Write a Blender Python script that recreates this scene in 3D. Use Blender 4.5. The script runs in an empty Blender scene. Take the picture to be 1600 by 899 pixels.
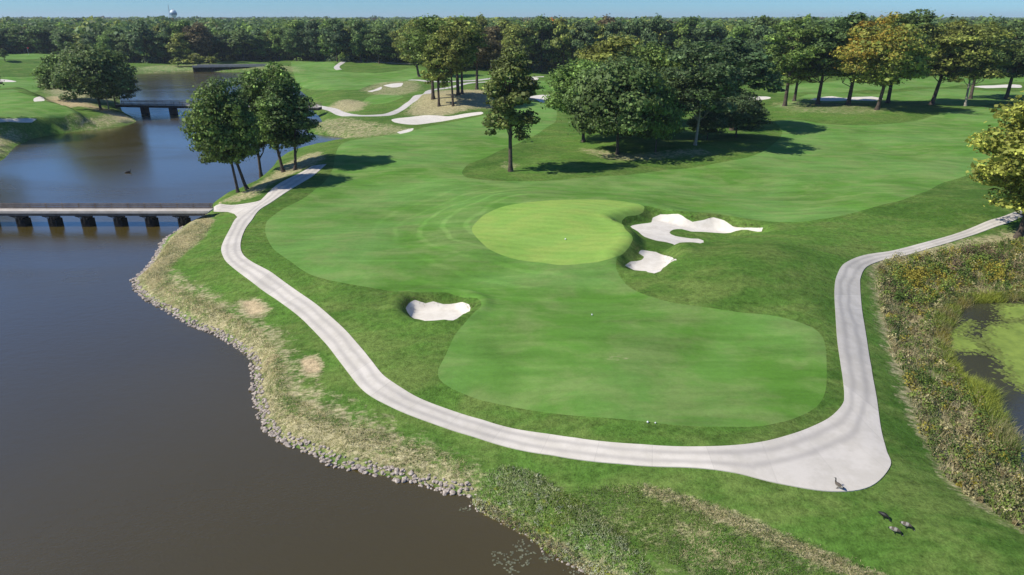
import bpy, math, random
import numpy as np
from mathutils import Vector, Matrix
from mathutils.geometry import delaunay_2d_cdt
R = math.radians
rng = np.random.default_rng(7)
random.seed(7)
SC = bpy.context.scene
COL = SC.collection

# ------------------------------------------------------------------ camera
CAM_H = 24.0; PITCH = R(21.5); FPX = 1067.0; CX = 800.0; CY = 449.5
cam_d = bpy.data.cameras.new('camera'); cam = bpy.data.objects.new('camera', cam_d); COL.objects.link(cam)
cam.location = (0, 0, CAM_H); cam.rotation_euler = (R(90) - PITCH, 0, 0)
cam_d.sensor_width = 36; cam_d.lens = 36 * FPX / 1600.0
cam_d.clip_start = 0.5; cam_d.clip_end = 20000
SC.camera = cam

# ------------------------------------------------------------------ light
SUN_EL = R(43); SUN_AZ = (-0.975, -0.222)            # horizontal direction from scene to sun
sun_d = bpy.data.lights.new('sun', 'SUN'); sun = bpy.data.objects.new('sun', sun_d); COL.objects.link(sun)
sun_d.energy = 5.0; sun_d.angle = R(0.55); sun_d.color = (1.0, 0.94, 0.84)
sv = Vector((SUN_AZ[0] * math.cos(SUN_EL), SUN_AZ[1] * math.cos(SUN_EL), math.sin(SUN_EL)))
sun.rotation_euler = sv.to_track_quat('Z', 'Y').to_euler()
sun.location = (-200, -60, 300)
w = bpy.data.worlds.new('World'); SC.world = w; w.use_nodes = True
nt = w.node_tree
for n in list(nt.nodes): nt.nodes.remove(n)
sky = nt.nodes.new('ShaderNodeTexSky'); sky.sky_type = 'NISHITA'; sky.sun_disc = False
sky.sun_elevation = SUN_EL; sky.sun_rotation = math.atan2(SUN_AZ[0], SUN_AZ[1])
sky.air_density = 1.0; sky.dust_density = 0.0; sky.ozone_density = 3.0; sky.altitude = 200
bg = nt.nodes.new('ShaderNodeBackground'); bg.inputs['Strength'].default_value = 0.085
wo = nt.nodes.new('ShaderNodeOutputWorld')
tc = nt.nodes.new('ShaderNodeTexCoord'); sx = nt.nodes.new('ShaderNodeSeparateXYZ'); nt.links.new(tc.outputs['Generated'], sx.inputs[0])
mr = nt.nodes.new('ShaderNodeMapRange'); mr.interpolation_type = 'SMOOTHSTEP'; mr.inputs[1].default_value = -.02; mr.inputs[2].default_value = .4; nt.links.new(sx.outputs[2], mr.inputs[0])
tm = nt.nodes.new('ShaderNodeMix'); tm.data_type = 'RGBA'; tm.inputs[6].default_value = (.40, .78, 1.28, 1); tm.inputs[7].default_value = (.60, .88, 1.25, 1); nt.links.new(mr.outputs[0], tm.inputs[0])
ml = nt.nodes.new('ShaderNodeMix'); ml.data_type = 'RGBA'; ml.blend_type = 'MULTIPLY'; ml.inputs[0].default_value = 1
nt.links.new(sky.outputs[0], ml.inputs[6]); nt.links.new(tm.outputs[2], ml.inputs[7]); nt.links.new(ml.outputs[2], bg.inputs['Color'])
nt.links.new(bg.outputs[0], wo.inputs['Surface'])
SC.render.engine = 'CYCLES'
SC.view_settings.view_transform = 'Standard'; SC.view_settings.look = 'None'
SC.view_settings.exposure = 0.18; SC.view_settings.gamma = 1.0; SC.view_settings.use_curve_mapping = False
SC.cycles.volume_bounces = 0
SC.cycles.max_bounces = 6

# ------------------------------------------------------------------ geometry helpers
cp, sp_ = math.cos(PITCH), math.sin(PITCH)
def rays(uv):
    uv = np.asarray(uv, float); a = uv[:, 0] - CX; b = CY - uv[:, 1]
    return np.stack([a, FPX * cp + b * sp_, -FPX * sp_ + b * cp], 1)
def at_z(uv, z):
    d = rays(uv); t = (z - CAM_H) / d[:, 2]
    return d[:, :2] * t[:, None]
def zof(y, v):                                     # height of a point at depth y seen on row v
    a = PITCH + math.atan((v - CY) / FPX)
    return CAM_H - y * math.tan(a)
def closed_spline(P, seg):
    P = np.asarray(P, float); n = len(P); out = []
    for i in range(n):
        p0, p1, p2, p3 = P[i-1], P[i], P[(i+1) % n], P[(i+2) % n]
        L = np.linalg.norm(p2 - p1); s = max(0.25, seg * np.hypot(*p1))
        k = max(1, int(L / s))
        for j in range(k):
            t = j / k
            cr = 0.5*((2*p1)+(-p0+p2)*t+(2*p0-5*p1+4*p2-p3)*t*t+(-p0+3*p1-3*p2+p3)*t**3)
            li = p1 + (p2-p1)*t
            out.append(cr*0.8+li*0.2)
    return np.array(out)
def open_spline(P, k):
    P = np.asarray(P, float); n = len(P); out = []
    for i in range(n-1):
        p0, p1, p2, p3 = P[max(i-1, 0)], P[i], P[i+1], P[min(i+2, n-1)]
        for j in range(k):
            t = j / k
            out.append(0.5*((2*p1)+(-p0+p2)*t+(2*p0-5*p1+4*p2-p3)*t*t+(-p0+3*p1-3*p2+p3)*t**3))
    out.append(P[-1]); return np.array(out)
def seg_dist(Q, poly, closed=True):
    A = poly; B = np.roll(poly, -1, 0)
    if not closed: A = A[:-1]; B = B[:-1]
    D = B - A; L2 = (D**2).sum(1) + 1e-12
    out = np.empty(len(Q))
    for s in range(0, len(Q), 8000):
        q = Q[s:s+8000, None, :]
        t = np.clip(((q - A) * D).sum(2) / L2, 0, 1)
        out[s:s+8000] = np.sqrt((((A + D * t[..., None]) - q)**2).sum(2).min(1))
    return out
def inside(Q, poly):
    A = poly; B = np.roll(poly, -1, 0); out = np.zeros(len(Q), bool)
    mn = poly.min(0); mx = poly.max(0)
    idx = np.where((Q[:, 0] >= mn[0]) & (Q[:, 0] <= mx[0]) & (Q[:, 1] >= mn[1]) & (Q[:, 1] <= mx[1]))[0]
    for s in range(0, len(idx), 8000):
        ii = idx[s:s+8000]; x = Q[ii, 0:1]; y = Q[ii, 1:2]
        c = ((A[:, 1] > y) != (B[:, 1] > y)) & (x < (B[:, 0]-A[:, 0]) * (y-A[:, 1]) / (B[:, 1]-A[:, 1] + 1e-12) + A[:, 0])
        out[ii] = c.sum(1) % 2 == 1
    return out
def sdist(Q, poly, reach=None):                                # positive inside
    if reach is None:
        d = seg_dist(Q, poly); return np.where(inside(Q, poly), d, -d)
    mn = poly.min(0)-reach; mx = poly.max(0)+reach
    out = np.full(len(Q), -reach, float)
    m = (Q[:, 0] > mn[0]) & (Q[:, 0] < mx[0]) & (Q[:, 1] > mn[1]) & (Q[:, 1] < mx[1])
    if m.any():
        q = Q[m]; d = seg_dist(q, poly); out[m] = np.where(inside(q, poly), d, -d)
    return out
def ss(t): t = np.clip(t, 0, 1); return t*t*(3-2*t)

# ------------------------------------------------------------------ outlines of the water (at z = 0)
LAKE_PX = [(1060,1000),(1010,960),(960,925),(915,894),(895,881),(865,869),(845,854),(825,836),(795,821),(760,804),(737,789),(739,775),(720,774),(700,771),(662,757),(650,755),(612,747),(562,736),(525,728),(495,712),(450,694),(420,677),(410,662),(399,625),(397,590),(392,560),(362,537),(332,520),(300,509),(262,486),(232,470),(212,452),(210,437),(225,425),(240,405),(257,375),(277,362),(292,350),(318,340),(326,331),(333,318),(345,309),(365,300),(400,283),(425,262),(440,245),(482,231),(530,222),(545,217.5),(520,213),(490,210),(478,205),(485,198),(503,192),(498,182),(488,172),(478,150),(455,133),(410,120),(372,113),(350,113),(300,112),(217,116),(195,130),(188,152),(190,172),(205,182),(213,190),(200,195),(175,200),(117,206),(85,211),(50,217),(42,222),(25,228),(10,245),(0,252),(-40,262),(-200,285),(-500,300)]
lake_core = closed_spline(at_z(LAKE_PX, 0.0), 0.012)
last = at_z([LAKE_PX[-1]], 0.0)[0]
first = at_z([LAKE_PX[0]], 0.0)[0]
li = int(np.argmin(((lake_core-last)**2).sum(1)))
LAKE = np.vstack([lake_core[:li+1], [(-190, 60), (-190, -120), (30, -120), (26, -30), (17, 8)]])
POND_PX = [(1500,477),(1522,472),(1562,471),(1600,466),(1660,462),(1760,480),(1800,600),(1760,740),(1680,765),(1640,752),(1600,724),(1590,706),(1572,680),(1550,645),(1547,622),(1515,605),(1497,575),(1482,550),(1472,532),(1485,510),(1495,497)]
POND = closed_spline(at_z(POND_PX, 0.0), 0.01)

def m2(u, v, z=2.0): return at_z([(u, v)], z)[0]
GC = m2(882, 358); 
GREEN_PX = [(800,320),(837,315),(875,312.5),(925,312),(975,315),(1007,324),(998,336),(972,345),(976,357),(989,372),(980,390),(955,404),(912,412),(875,414.5),(850,411),(800,404),(762,388),(741,367),(738,355),(755,337),(780,325)]
BOWL_A_PX = [(952,345),(985,333),(1012,325),(1040,326),(1075,333),(1100,334),(1130,335),(1170,345),(1198,350),(1203,360),(1150,366),(1110,382),(1060,388),(1066,408),(1040,428),(1010,432),(972,426),(964,408),(985,388),(985,368),(970,356)]
BOWL_C_PX = [(626,484),(638,466),(680,463),(722,464),(744,478),(738,492),(702,505),(655,504)]
BOWL_A = closed_spline(at_z(BOWL_A_PX, 2.6), 0.01); BOWL_C = closed_spline(at_z(BOWL_C_PX, 2.3), 0.01)
GREEN0 = closed_spline(at_z(GREEN_PX, 2.8), 0.012)
PLAT_PX = [(-300,140),(0,138),(45,146),(75,160),(115,172),(148,180),(140,185),(100,187),(60,186),(0,187),(-300,192)]
PLAT = closed_spline(at_z(PLAT_PX, 4.2), 0.012)
TOPG = closed_spline(at_z([(-300,76),(0,80),(60,79),(78,84),(76,92),(50,95),(-300,97)], 6.0), 0.012)
MOUNDS = [  # u, v, height, rx, ry
    (1260,425,1.5,11,9), (1390,330,1.0,14,8), (735,165,3.0,20,16), (1370,182,1.2,26,11), (560,103,2.0,30,22),
    (1000,235,.8,20,12), (560,200,.8,10,8), (1130,455,.8,12,7), (560,430,.6,16,6), (40,115,3.5,50,25), (730,110,2.0,30,25),
    (1300,130,1.5,60,25), (470,255,.5,7,7), (1150,300,-0.6,20,10), (690,440,-.4,10,5), (900,520,.5,14,8)]
MW = [(m2(u, v), a, rx, ry) for u, v, a, rx, ry in MOUNDS]
def H(Q):
    Q = np.asarray(Q, float).reshape(-1, 2); x, y = Q[:, 0], Q[:, 1]
    dl = -sdist(Q, LAKE); dp = -sdist(Q, POND)
    steep = 0.95*ss(dl/1.7) + 1.25*ss((dl-1.0)/9)
    hl = np.where(dl > 0, steep, -1.2*ss(-dl/3)-0.02)
    hp = np.where(dp > 0, 0.3*ss(dp/1.2)+1.9*ss(dp/11), -0.8*ss(-dp/2)-0.02)
    h = np.minimum(hl, hp)
    inl = ss((np.minimum(dl, dp)-3)/14)
    n = 0.28*np.sin(x*.11+1)*np.sin(y*.083+.6)+0.16*np.sin(x*.23+y*.17)+.10*np.sin(x*.41-y*.37+2)
    far = ss((np.hypot(x, y)-260)/300)
    n = n + far*0.8*np.sin(x*.013+2)*np.sin(y*.011)
    h = h + inl*(n+0.1)
    for c, a, rx, ry in MW:
        h = h + inl*a*np.exp(-((x-c[0])/rx)**2-((y-c[1])/ry)**2)
    g = sdist(Q, GREEN0, 12.0); h = h + 0.75*ss((g+9)/9)
    p = sdist(Q, PLAT, 9.0); h = h + 2.4*ss((p+3.2)/3.4)*ss(dl/4)
    p = sdist(Q, TOPG, 20.0); h = h + 2.2*ss((p+9)/9)
    b = sdist(Q, BOWL_A, 3.0); h = h - 1.25*ss((b+.3)/2.0) + .12*np.exp(-((b+.9)/.7)**2)
    b = sdist(Q, BOWL_C, 3.0); h = h - 0.95*ss((b+.2)/1.3) + .22*np.exp(-((b+.7)/.6)**2)
    return h
def G(uv):                                                    # pixel rays dropped on the terrain
    uv = np.asarray(uv, float).reshape(-1, 2); d = rays(uv)
    zs = np.linspace(13, -0.6, 70)
    t = (zs[None, :]-CAM_H)/d[:, 2:3]
    X = d[:, None, :2]*t[..., None]
    hh = H(X.reshape(-1, 2)).reshape(t.shape)
    diff = zs[None, :]-hh
    k = np.argmax(diff <= 0, axis=1); k = np.where((diff <= 0).any(1), k, 69); k = np.maximum(k, 1)
    i = np.arange(len(uv)); a = diff[i, k-1]; b = diff[i, k]
    f = np.clip(a/(a-b+1e-9), 0, 1); tt = t[i, k-1]+(t[i, k]-t[i, k-1])*f
    return d[:, :2]*tt[:, None]
def G3(u, v):
    p = G([(u, v)])[0]; return Vector((p[0], p[1], float(H([p])[0])))

# ------------------------------------------------------------------ zone outlines
FAIR_PX = [(415,365),(418,345),(440,328),(478,308),(503,288),(520,264),(524,242),(540,222),(612,210),(650,203),(700,192),(757,181),(800,176),(822,160),(850,161),(868,168),(868,190),(845,206),(822,218),(800,228),(762,245),(732,257),(722,269),(730,278),(762,282),(800,283.5),(900,279),(975,274),(1037,266),(1097,260),(1165,247),(1205,228),(1222,208),(1212,190),(1240,187),(1275,192),(1337,196),(1400,193),(1450,184),(1495,174),(1550,166),(1590,172),(1585,200),(1572,235),(1550,257),(1512,274),(1470,287),(1445,300),(1412,312),(1375,321),(1325,335),(1287,342),(1250,347),(1200,346),(1150,339),(1110,333),(1060,330),(1012,322),(985,329),(962,341),(955,347),(972,357),(985,370),(985,384),(965,402),(963,420),(972,437),(985,450),(1012,462),(1050,473),(1100,480),(1162,489),(1200,492),(1237,500),(1270,512),(1286,528),(1291,552),(1291,605),(1281,630),(1262,645),(1225,659),(1175,667),(1075,666),(1000,658),(900,650),(800,636),(750,625),(705,607),(686,592),(685,577),(695,558),(712,522),(737,492),(752,478),(745,466),(700,458),(640,456),(575,449),(525,440),(487,430),(462,415),(430,392)]
SAND_PX = {
 'a': [(985,354),(1000,350),(1017,348),(1020,340),(1032,335),(1060,335),(1072,342),(1082,347),(1100,344),(1115,340),(1132,345),(1145,354),(1162,356),(1192,356.5),(1190,361),(1150,361),(1100,362.5),(1080,362),(1065,358),(1052,359),(1046,364),(1055,369),(1080,373),(1099,376),(1095,380.5),(1050,381),(1025,376),(1007,370),(997,362)],
 'b': [(977,415),(985,409),(1003,406),(1006,401),(998,396),(1005,391),(1025,394),(1050,402),(1057,407),(1045,412),(1032,424),(1012,425.5),(990,422)],
 'c': [(634,482),(640,473),(648,469),(665,474),(677,471),(692,475),(712,474),(722,472),(735,481),(720,494),(700,501),(662,501),(642,495)],
 'd': [(612,187),(625,184.5),(662,180.5),(700,182),(725,178),(752,175),(752,179),(712,186),(675,192),(650,195),(617,191.5)],
 'e': [(620,207),(645,200.5),(643,205),(625,209.5)],
 'f': [(599,134),(612,131),(629,130),(627,135),(612,137)],
 'g': [(574,143),(595,136),(596,139),(581,144)],
 'h': [(828,151),(867,149),(868,160),(845,160)],
 'i': [(1122,154),(1160,151.5),(1197,151),(1200,155),(1125,158)],
 'j': [(1265,155.5),(1285,152),(1300,150.5),(1320,153.5),(1340,151.5),(1362,151),(1380,154.5),(1365,158),(1325,157),(1285,158)],
 'k': [(1520,136),(1560,133),(1594,133),(1592,137.5),(1540,138)],
 'l': [(74,131),(99,130.5),(97,135.5),(76,135)],
 'm': [(53,154),(67,152.5),(69,158),(54,159)],
 'n': [(-60,185.5),(0,185.5),(40,185),(58,187),(50,192),(0,193),(-60,193)],
 'o': [(-60,125),(17,125.5),(19,128.5),(-60,129)],
 'p': [(820,121.5),(840,121.5),(839,125),(820,125)],
}
FARFAIR_PX = [
 [(455,97),(470,96),(520,98),(524,106),(535,112),(560,114),(600,114),(640,107),(665,112),(655,120),(630,127),(600,130),(575,134),(560,141),(520,141),(480,139),(462,125)],
 [(575,152),(600,147),(622,148),(630,152),(610,160),(585,163),(565,161)],
 [(-300,140),(0,141),(30,145),(60,152),(75,160),(112,171),(147,180),(135,183),(100,184),(55,183),(0,183),(-300,184)],
 [(-300,119),(0,120),(62,120),(64,138),(0,139),(-300,139)],
 [(-300,77),(0,81),(60,80),(76,84),(74,91),(0,92),(-300,95)],
 [(1205,168),(1225,160),(1262,148),(1300,146),(1380,147),(1440,140),(1500,139),(1610,144),(1800,142),(1800,158),(1610,154),(1560,160),(1500,166),(1440,157),(1390,160),(1300,161),(1240,166)],
 [(1195,142),(1240,133),(1330,124),(1420,121),(1520,120),(1620,122),(1620,128),(1500,133),(1350,141),(1240,145)],
 [(820,128),(870,125),(872,138),(845,143),(822,141)],
 [(690,119),(760,117),(800,118),(800,122),(740,125),(690,126)],
 [(210,108),(255,103),(300,106),(300,110),(240,111)],
]
PATHS_PX = [
 ([(489,168.5),(505,168.5),(520,172),(535,178.5),(560,181),(600,180),(622,173),(637,163),(652,150),(675,141),(712,135),(745,129),(790,125)], 2.3),
 ([(650,99),(600,98),(565,97),(545,96),(533,99),(526,105),(530,109)], 2.6),
 ([(640,125),(690,128),(740,126),(800,122),(850,120)], 2.2),
]
def ribbon_poly(uv, width):
    c = open_spline(G(uv), 6); t = np.gradient(c, axis=0); t /= np.linalg.norm(t, axis=1)[:, None]+1e-9
    n = np.stack([-t[:, 1], t[:, 0]], 1)*width/2
    return np.vstack([c+n, (c-n)[::-1]])
# main cart path: matched points on its two edges
PAIRS = [((487,260),(510,257)),((470,270),(492,273)),((432,290),(465,290)),((410,311),(428,314)),((391,327),(405,329)),((370,341),(393,345)),((360,357),(383,359)),((346.5,385),(376,380)),((349,402),(379,397)),((362,417),(394,410)),((400,446),(425,427)),((437,472),(468,458)),((473,500),(500,481)),((507,535),(535,512)),((532,567),(563,543)),((555,597),(590,577)),((580,620),(612,597)),((625,643),(655,623)),((700,671),(722,648)),((770,693),(790,668)),((840,709),(855,679)),((900,718.5),(910,687)),((1000,728.5),(1003,695.5)),((1087,732),(1075,699)),((1150,740),(1137,697.5)),((1215,756),(1190,691.5)),((1300,769),(1235,680)),((1360,761),(1270,667)),((1391,729),(1298,652)),((1385,705),(1316,633)),((1377,674),(1319,617)),((1370,625),(1316.5,590)),((1362,580),(1312,560)),((1355,537),(1307.5,525)),((1347,487),(1305,485)),((1344,450),(1304,450)),((1345,433),(1308,430)),((1355,417),(1320,412)),((1380,407),(1350,399.5)),((1425,397),(1405,390)),((1477,381.5),(1462,375)),((1550,357),(1538,348)),((1600,338),(1590,330)),((1700,296),(1692,289))]
po = np.array([a for a, b in PAIRS], float); pi_ = np.array([b for a, b in PAIRS], float)
PO = open_spline(G(po), 6); PI = open_spline(G(pi_), 6)
MAIN_PATH = np.vstack([PO, PI[::-1]])
SPUR_PX = [(334,324),(362,321),(400,315.5),(412,309.5),(405,329),(393,343),(380,345),(371,341),(366,334.5),(356,331.5),(334,331)]
SPUR = G(SPUR_PX)

zones = []                                # (kind, name, polygon)
zones.append(('fair', 'fairway', closed_spline(G(FAIR_PX), 0.012)))
for q in FARFAIR_PX: zones.append(('fair', 'fairway', closed_spline(G(q), 0.012)))
zones.append(('green', 'putting_green', closed_spline(G(GREEN_PX), 0.01)))
for k, q in SAND_PX.items(): zones.append(('sand', 'sand_bunker', closed_spline(G(q), 0.007)))
for q, wd in PATHS_PX: zones.append(('fpath', 'cart_path', ribbon_poly(q, wd)))
zones.append(('hole', '', MAIN_PATH)); zones.append(('hole', '', SPUR))

# ------------------------------------------------------------------ terrain points and triangulation
pts = []
az = np.radians(np.concatenate([np.arange(-180, -44, 4.0), np.arange(-43, 43.1, 0.68), np.arange(46, 180, 4.0)]))
r = 9.0; k = 0
while r < 9000:
    st = 0.0125 if r < 900 else 0.05
    off = (k % 2)*R(0.34)
    fine = np.abs(az) < R(44)
    a = az[fine]+off
    if k % 4 == 0: a = np.concatenate([a, az[~fine]])
    if r >= 900: a = a[::2]
    rr = r*(1+(rng.random(len(a))-.5)*st*.5)
    pts.append(np.stack([rr*np.sin(a), rr*np.cos(a)], 1)); r *= 1+st; k += 1
def grid_in(poly, step):
    mn = poly.min(0)-1.5; mx = poly.max(0)+1.5
    gx, gy = np.meshgrid(np.arange(mn[0], mx[0], step), np.arange(mn[1], mx[1], step))
    q = np.stack([gx.ravel(), gy.ravel()], 1)+rng.normal(0, step*.12, (gx.size, 2))
    return q[sdist(q, poly) > -1.4]
pts.append(grid_in(BOWL_A, .38)); pts.append(grid_in(BOWL_C, .33))
pts.append(rng.uniform(-7, 7, (40, 2)))
base = np.vstack(pts)
# keep base points off the constraint lines
polys = [LAKE, POND]+[z[2] for z in zones]
keep = np.ones(len(base), bool)
for q in polys:
    mn = q.min(0)-2; mx = q.max(0)+2
    m = np.where((base[:, 0] > mn[0]) & (base[:, 0] < mx[0]) & (base[:, 1] > mn[1]) & (base[:, 1] < mx[1]))[0]
    if len(m):
        d = seg_dist(base[m], q); keep[m[d < 0.0028*np.hypot(base[m, 0], base[m, 1])]] = False
base = base[keep]
V = [base]; E = []; n = len(base)
for q in polys:
    V.append(q); m = len(q); E += [(n+i, n+(i+1) % m) for i in range(m)]; n += m
V = np.vstack(V)
cv, ce, cf, *_ = delaunay_2d_cdt([Vector(p) for p in V.tolist()], E, [], 0, 1e-5, False)
CV = np.array([tuple(p) for p in cv]); CF = np.array(cf)
cen = CV[CF].mean(1)
lab = np.zeros(len(CF), int)
for i, (kd, nm, q) in enumerate(zones): lab[inside(cen, q)] = i+1
CZ = H(CV)
e = 0.25
gx = (H(CV+[e, 0])-H(CV-[e, 0]))/(2*e); gy = (H(CV+[0, e])-H(CV-[0, e]))/(2*e)
CN = np.stack([-gx, -gy, np.ones(len(CV))], 1); CN /= np.linalg.norm(CN, axis=1)[:, None]
print('terrain', len(CV), len(CF))

# cover masks (real ground cover): dry grass, bare soil, lush
def soft(Q, px, wd, amp=1.0):
    q = G(px); s = sdist(Q, closed_spline(q, .02), wd+1); return amp*ss((s+wd)/(2*wd)) if wd else s
DRY_PX = [
 ([(318,336),(335,345),(318,372),(290,395),(262,425),(262,450),(330,478),(395,510),(430,545),(440,600),(455,640),(520,655),(600,680),(700,715),(752,745),(742,775),(640,752),(500,712),(420,676),(398,625),(396,585),(360,535),(250,480),(208,448),(240,402)], 1.2, .85),
 ([(262,420),(300,440),(400,500),(440,520),(480,600),(560,640),(660,690),(740,730),(600,700),(470,655),(430,600),(420,550),(330,490),(255,450)], 2.2, .8),
 ([(372,470),(400,466),(422,482),(410,496),(385,494)], .6, 1.3), ([(468,560),(490,556),(505,574),(496,588),(475,582)], .5, 1.5),
 ([(1008,757),(1040,765),(1130,795),(1220,832),(1330,880),(1390,905),(1330,905),(1250,870),(1150,825),(1040,782),(1005,768)], .45, 1.0),
 ([(1000,775),(1150,830),(1300,890),(1340,905),(1100,905),(960,850),(900,800)], 1.5, .4),
 ([(372,303),(420,275),(440,258),(480,240),(500,236),(508,250),(480,262),(430,285),(400,308),(360,318),(340,318)], 1.2, .75),
 ([(500,190),(560,186),(620,196),(650,205),(600,212),(545,217),(500,211),(488,203)], 3, .6),
 ([(742,775),(752,742),(800,722),(860,740),(930,765),(980,790),(1050,830),(1120,880),(1150,915),(1010,950),(960,925),(915,892),(865,866),(825,834),(760,802)], 1.0, .30),
 ([(742,785),(800,800),(850,828),(900,860),(960,895),(1020,930),(1000,950),(915,896),(865,870),(825,837),(760,805)], .5, .95),
 ([(510,170),(540,155),(575,160),(560,175),(535,176)], 2.5, .9),
 ([(640,168),(680,142),(740,140),(800,148),(800,165),(740,170),(690,182),(640,180)], 3, .95),
 ([(800,150),(870,145),(872,153),(825,158)], 2, .9),
 ([(560,140),(600,128),(650,126),(660,140),(620,150),(580,148)], 3, .6),
 ([(75,150),(125,155),(170,172),(205,184),(212,190),(195,194),(170,180),(120,166),(75,159)], 1.5, 1.1),
 ([(100,186),(150,182),(170,178),(212,190),(175,200),(117,206),(85,200)], 3, .65),
 ([(0,205),(50,212),(25,226),(0,248),(-80,255),(-80,200)], 3, .7),
 ([(60,120),(150,118),(190,130),(180,160),(120,158),(75,148)], 4, .7),
 ([(210,104),(300,100),(400,100),(470,104),(470,115),(372,112),(215,115)], 6, .5),
 ([(1360,405),(1400,395),(1600,355),(1700,340),(1700,470),(1600,462),(1510,466),(1470,530),(1550,640),(1600,720),(1700,760),(1700,880),(1600,832),(1500,775),(1440,690),(1400,600),(1375,520),(1362,450)], 1.2, .85),
 ([(900,232),(1000,240),(1100,232),(1120,242),(1000,252),(930,246)], 2.0, .6),
 ([(1200,160),(1225,158),(1300,160),(1400,170),(1340,180),(1230,175)], 3, .45),
 ([(780,255),(800,250),(815,258),(800,268),(785,266)], 1.5, .5),
 ([(940,545),(985,552),(1030,560),(985,572),(930,562)], 2.5, .35),
]
dry = np.zeros(len(CV))
for px, wd, am in DRY_PX: dry = np.maximum(dry, soft(CV, px, wd, am))

# ------------------------------------------------------------------ materials
def mat_base(name):
    m = bpy.data.materials.new(name); m.use_nodes = True; nt = m.node_tree
    for n in list(nt.nodes): nt.nodes.remove(n)
    out = nt.nodes.new('ShaderNodeOutputMaterial'); b = nt.nodes.new('ShaderNodeBsdfPrincipled')
    nt.links.new(b.outputs[0], out.inputs[0]); return m, nt, b
class NB:
    def __init__(s, nt): s.nt = nt; s.n = nt.nodes; s.l = nt.links
    def link(s, a, b): s.l.new(a, b)
    def pos(s): return s.n.new('ShaderNodeNewGeometry').outputs['Position']
    def map(s, v, scale=(1, 1, 1), rot=0, loc=(0, 0, 0)):
        m = s.n.new('ShaderNodeMapping'); m.inputs['Scale'].default_value = scale; m.inputs['Rotation'].default_value = (0, 0, rot); m.inputs['Location'].default_value = loc
        s.link(v, m.inputs[0]); return m.outputs[0]
    def noise(s, v, sc, det=3, rough=.55, dist=0):
        t = s.n.new('ShaderNodeTexNoise'); t.inputs['Scale'].default_value = sc; t.inputs['Detail'].default_value = det
        t.inputs['Roughness'].default_value = rough; t.inputs['Distortion'].default_value = dist; s.link(v, t.inputs['Vector']); return t.outputs['Fac']
    def ramp(s, f, a, b, lo=0.0, hi=1.0):
        m = s.n.new('ShaderNodeMapRange'); m.interpolation_type = 'SMOOTHSTEP'
        for i, x in zip((1, 2, 3, 4), (a, b, lo, hi)): m.inputs[i].default_value = x
        s.link(f, m.inputs[0]); return m.outputs[0]
    def math(s, op, a, b=None, c=None):
        m = s.n.new('ShaderNodeMath'); m.operation = op
        for i, x in enumerate((a, b, c)):
            if x is None: continue
            if isinstance(x, (int, float)): m.inputs[i].default_value = x
            else: s.link(x, m.inputs[i])
        return m.outputs[0]
    def mix(s, f, a, b, mode='MIX'):
        m = s.n.new('ShaderNodeMix'); m.data_type = 'RGBA'; m.blend_type = mode
        for i, x in ((0, f), (6, a), (7, b)):
            if isinstance(x, (int, float)): m.inputs[i].default_value = x
            elif isinstance(x, tuple): m.inputs[i].default_value = (*x, 1) if len(x) == 3 else x
            else: s.link(x, m.inputs[i])
        return m.outputs[2]
    def attr(s, name, out='Fac'):
        a = s.n.new('ShaderNodeAttribute'); a.attribute_name = name; return a.outputs[out]
    def bump(s, h, strength, dist=.1):
        b = s.n.new('ShaderNodeBump'); b.inputs['Strength'].default_value = strength; b.inputs['Distance'].default_value = dist
        s.link(h, b.inputs['Height']); return b.outputs[0]
    def scale(s, col, fac):                                   # multiply colour by a value
        v = s.n.new('ShaderNodeVectorMath'); v.operation = 'SCALE'; s.link(col, v.inputs[0])
        if isinstance(fac, (int, float)): v.inputs['Scale'].default_value = fac
        else: s.link(fac, v.inputs['Scale'])
        return v.outputs[0]
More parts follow.
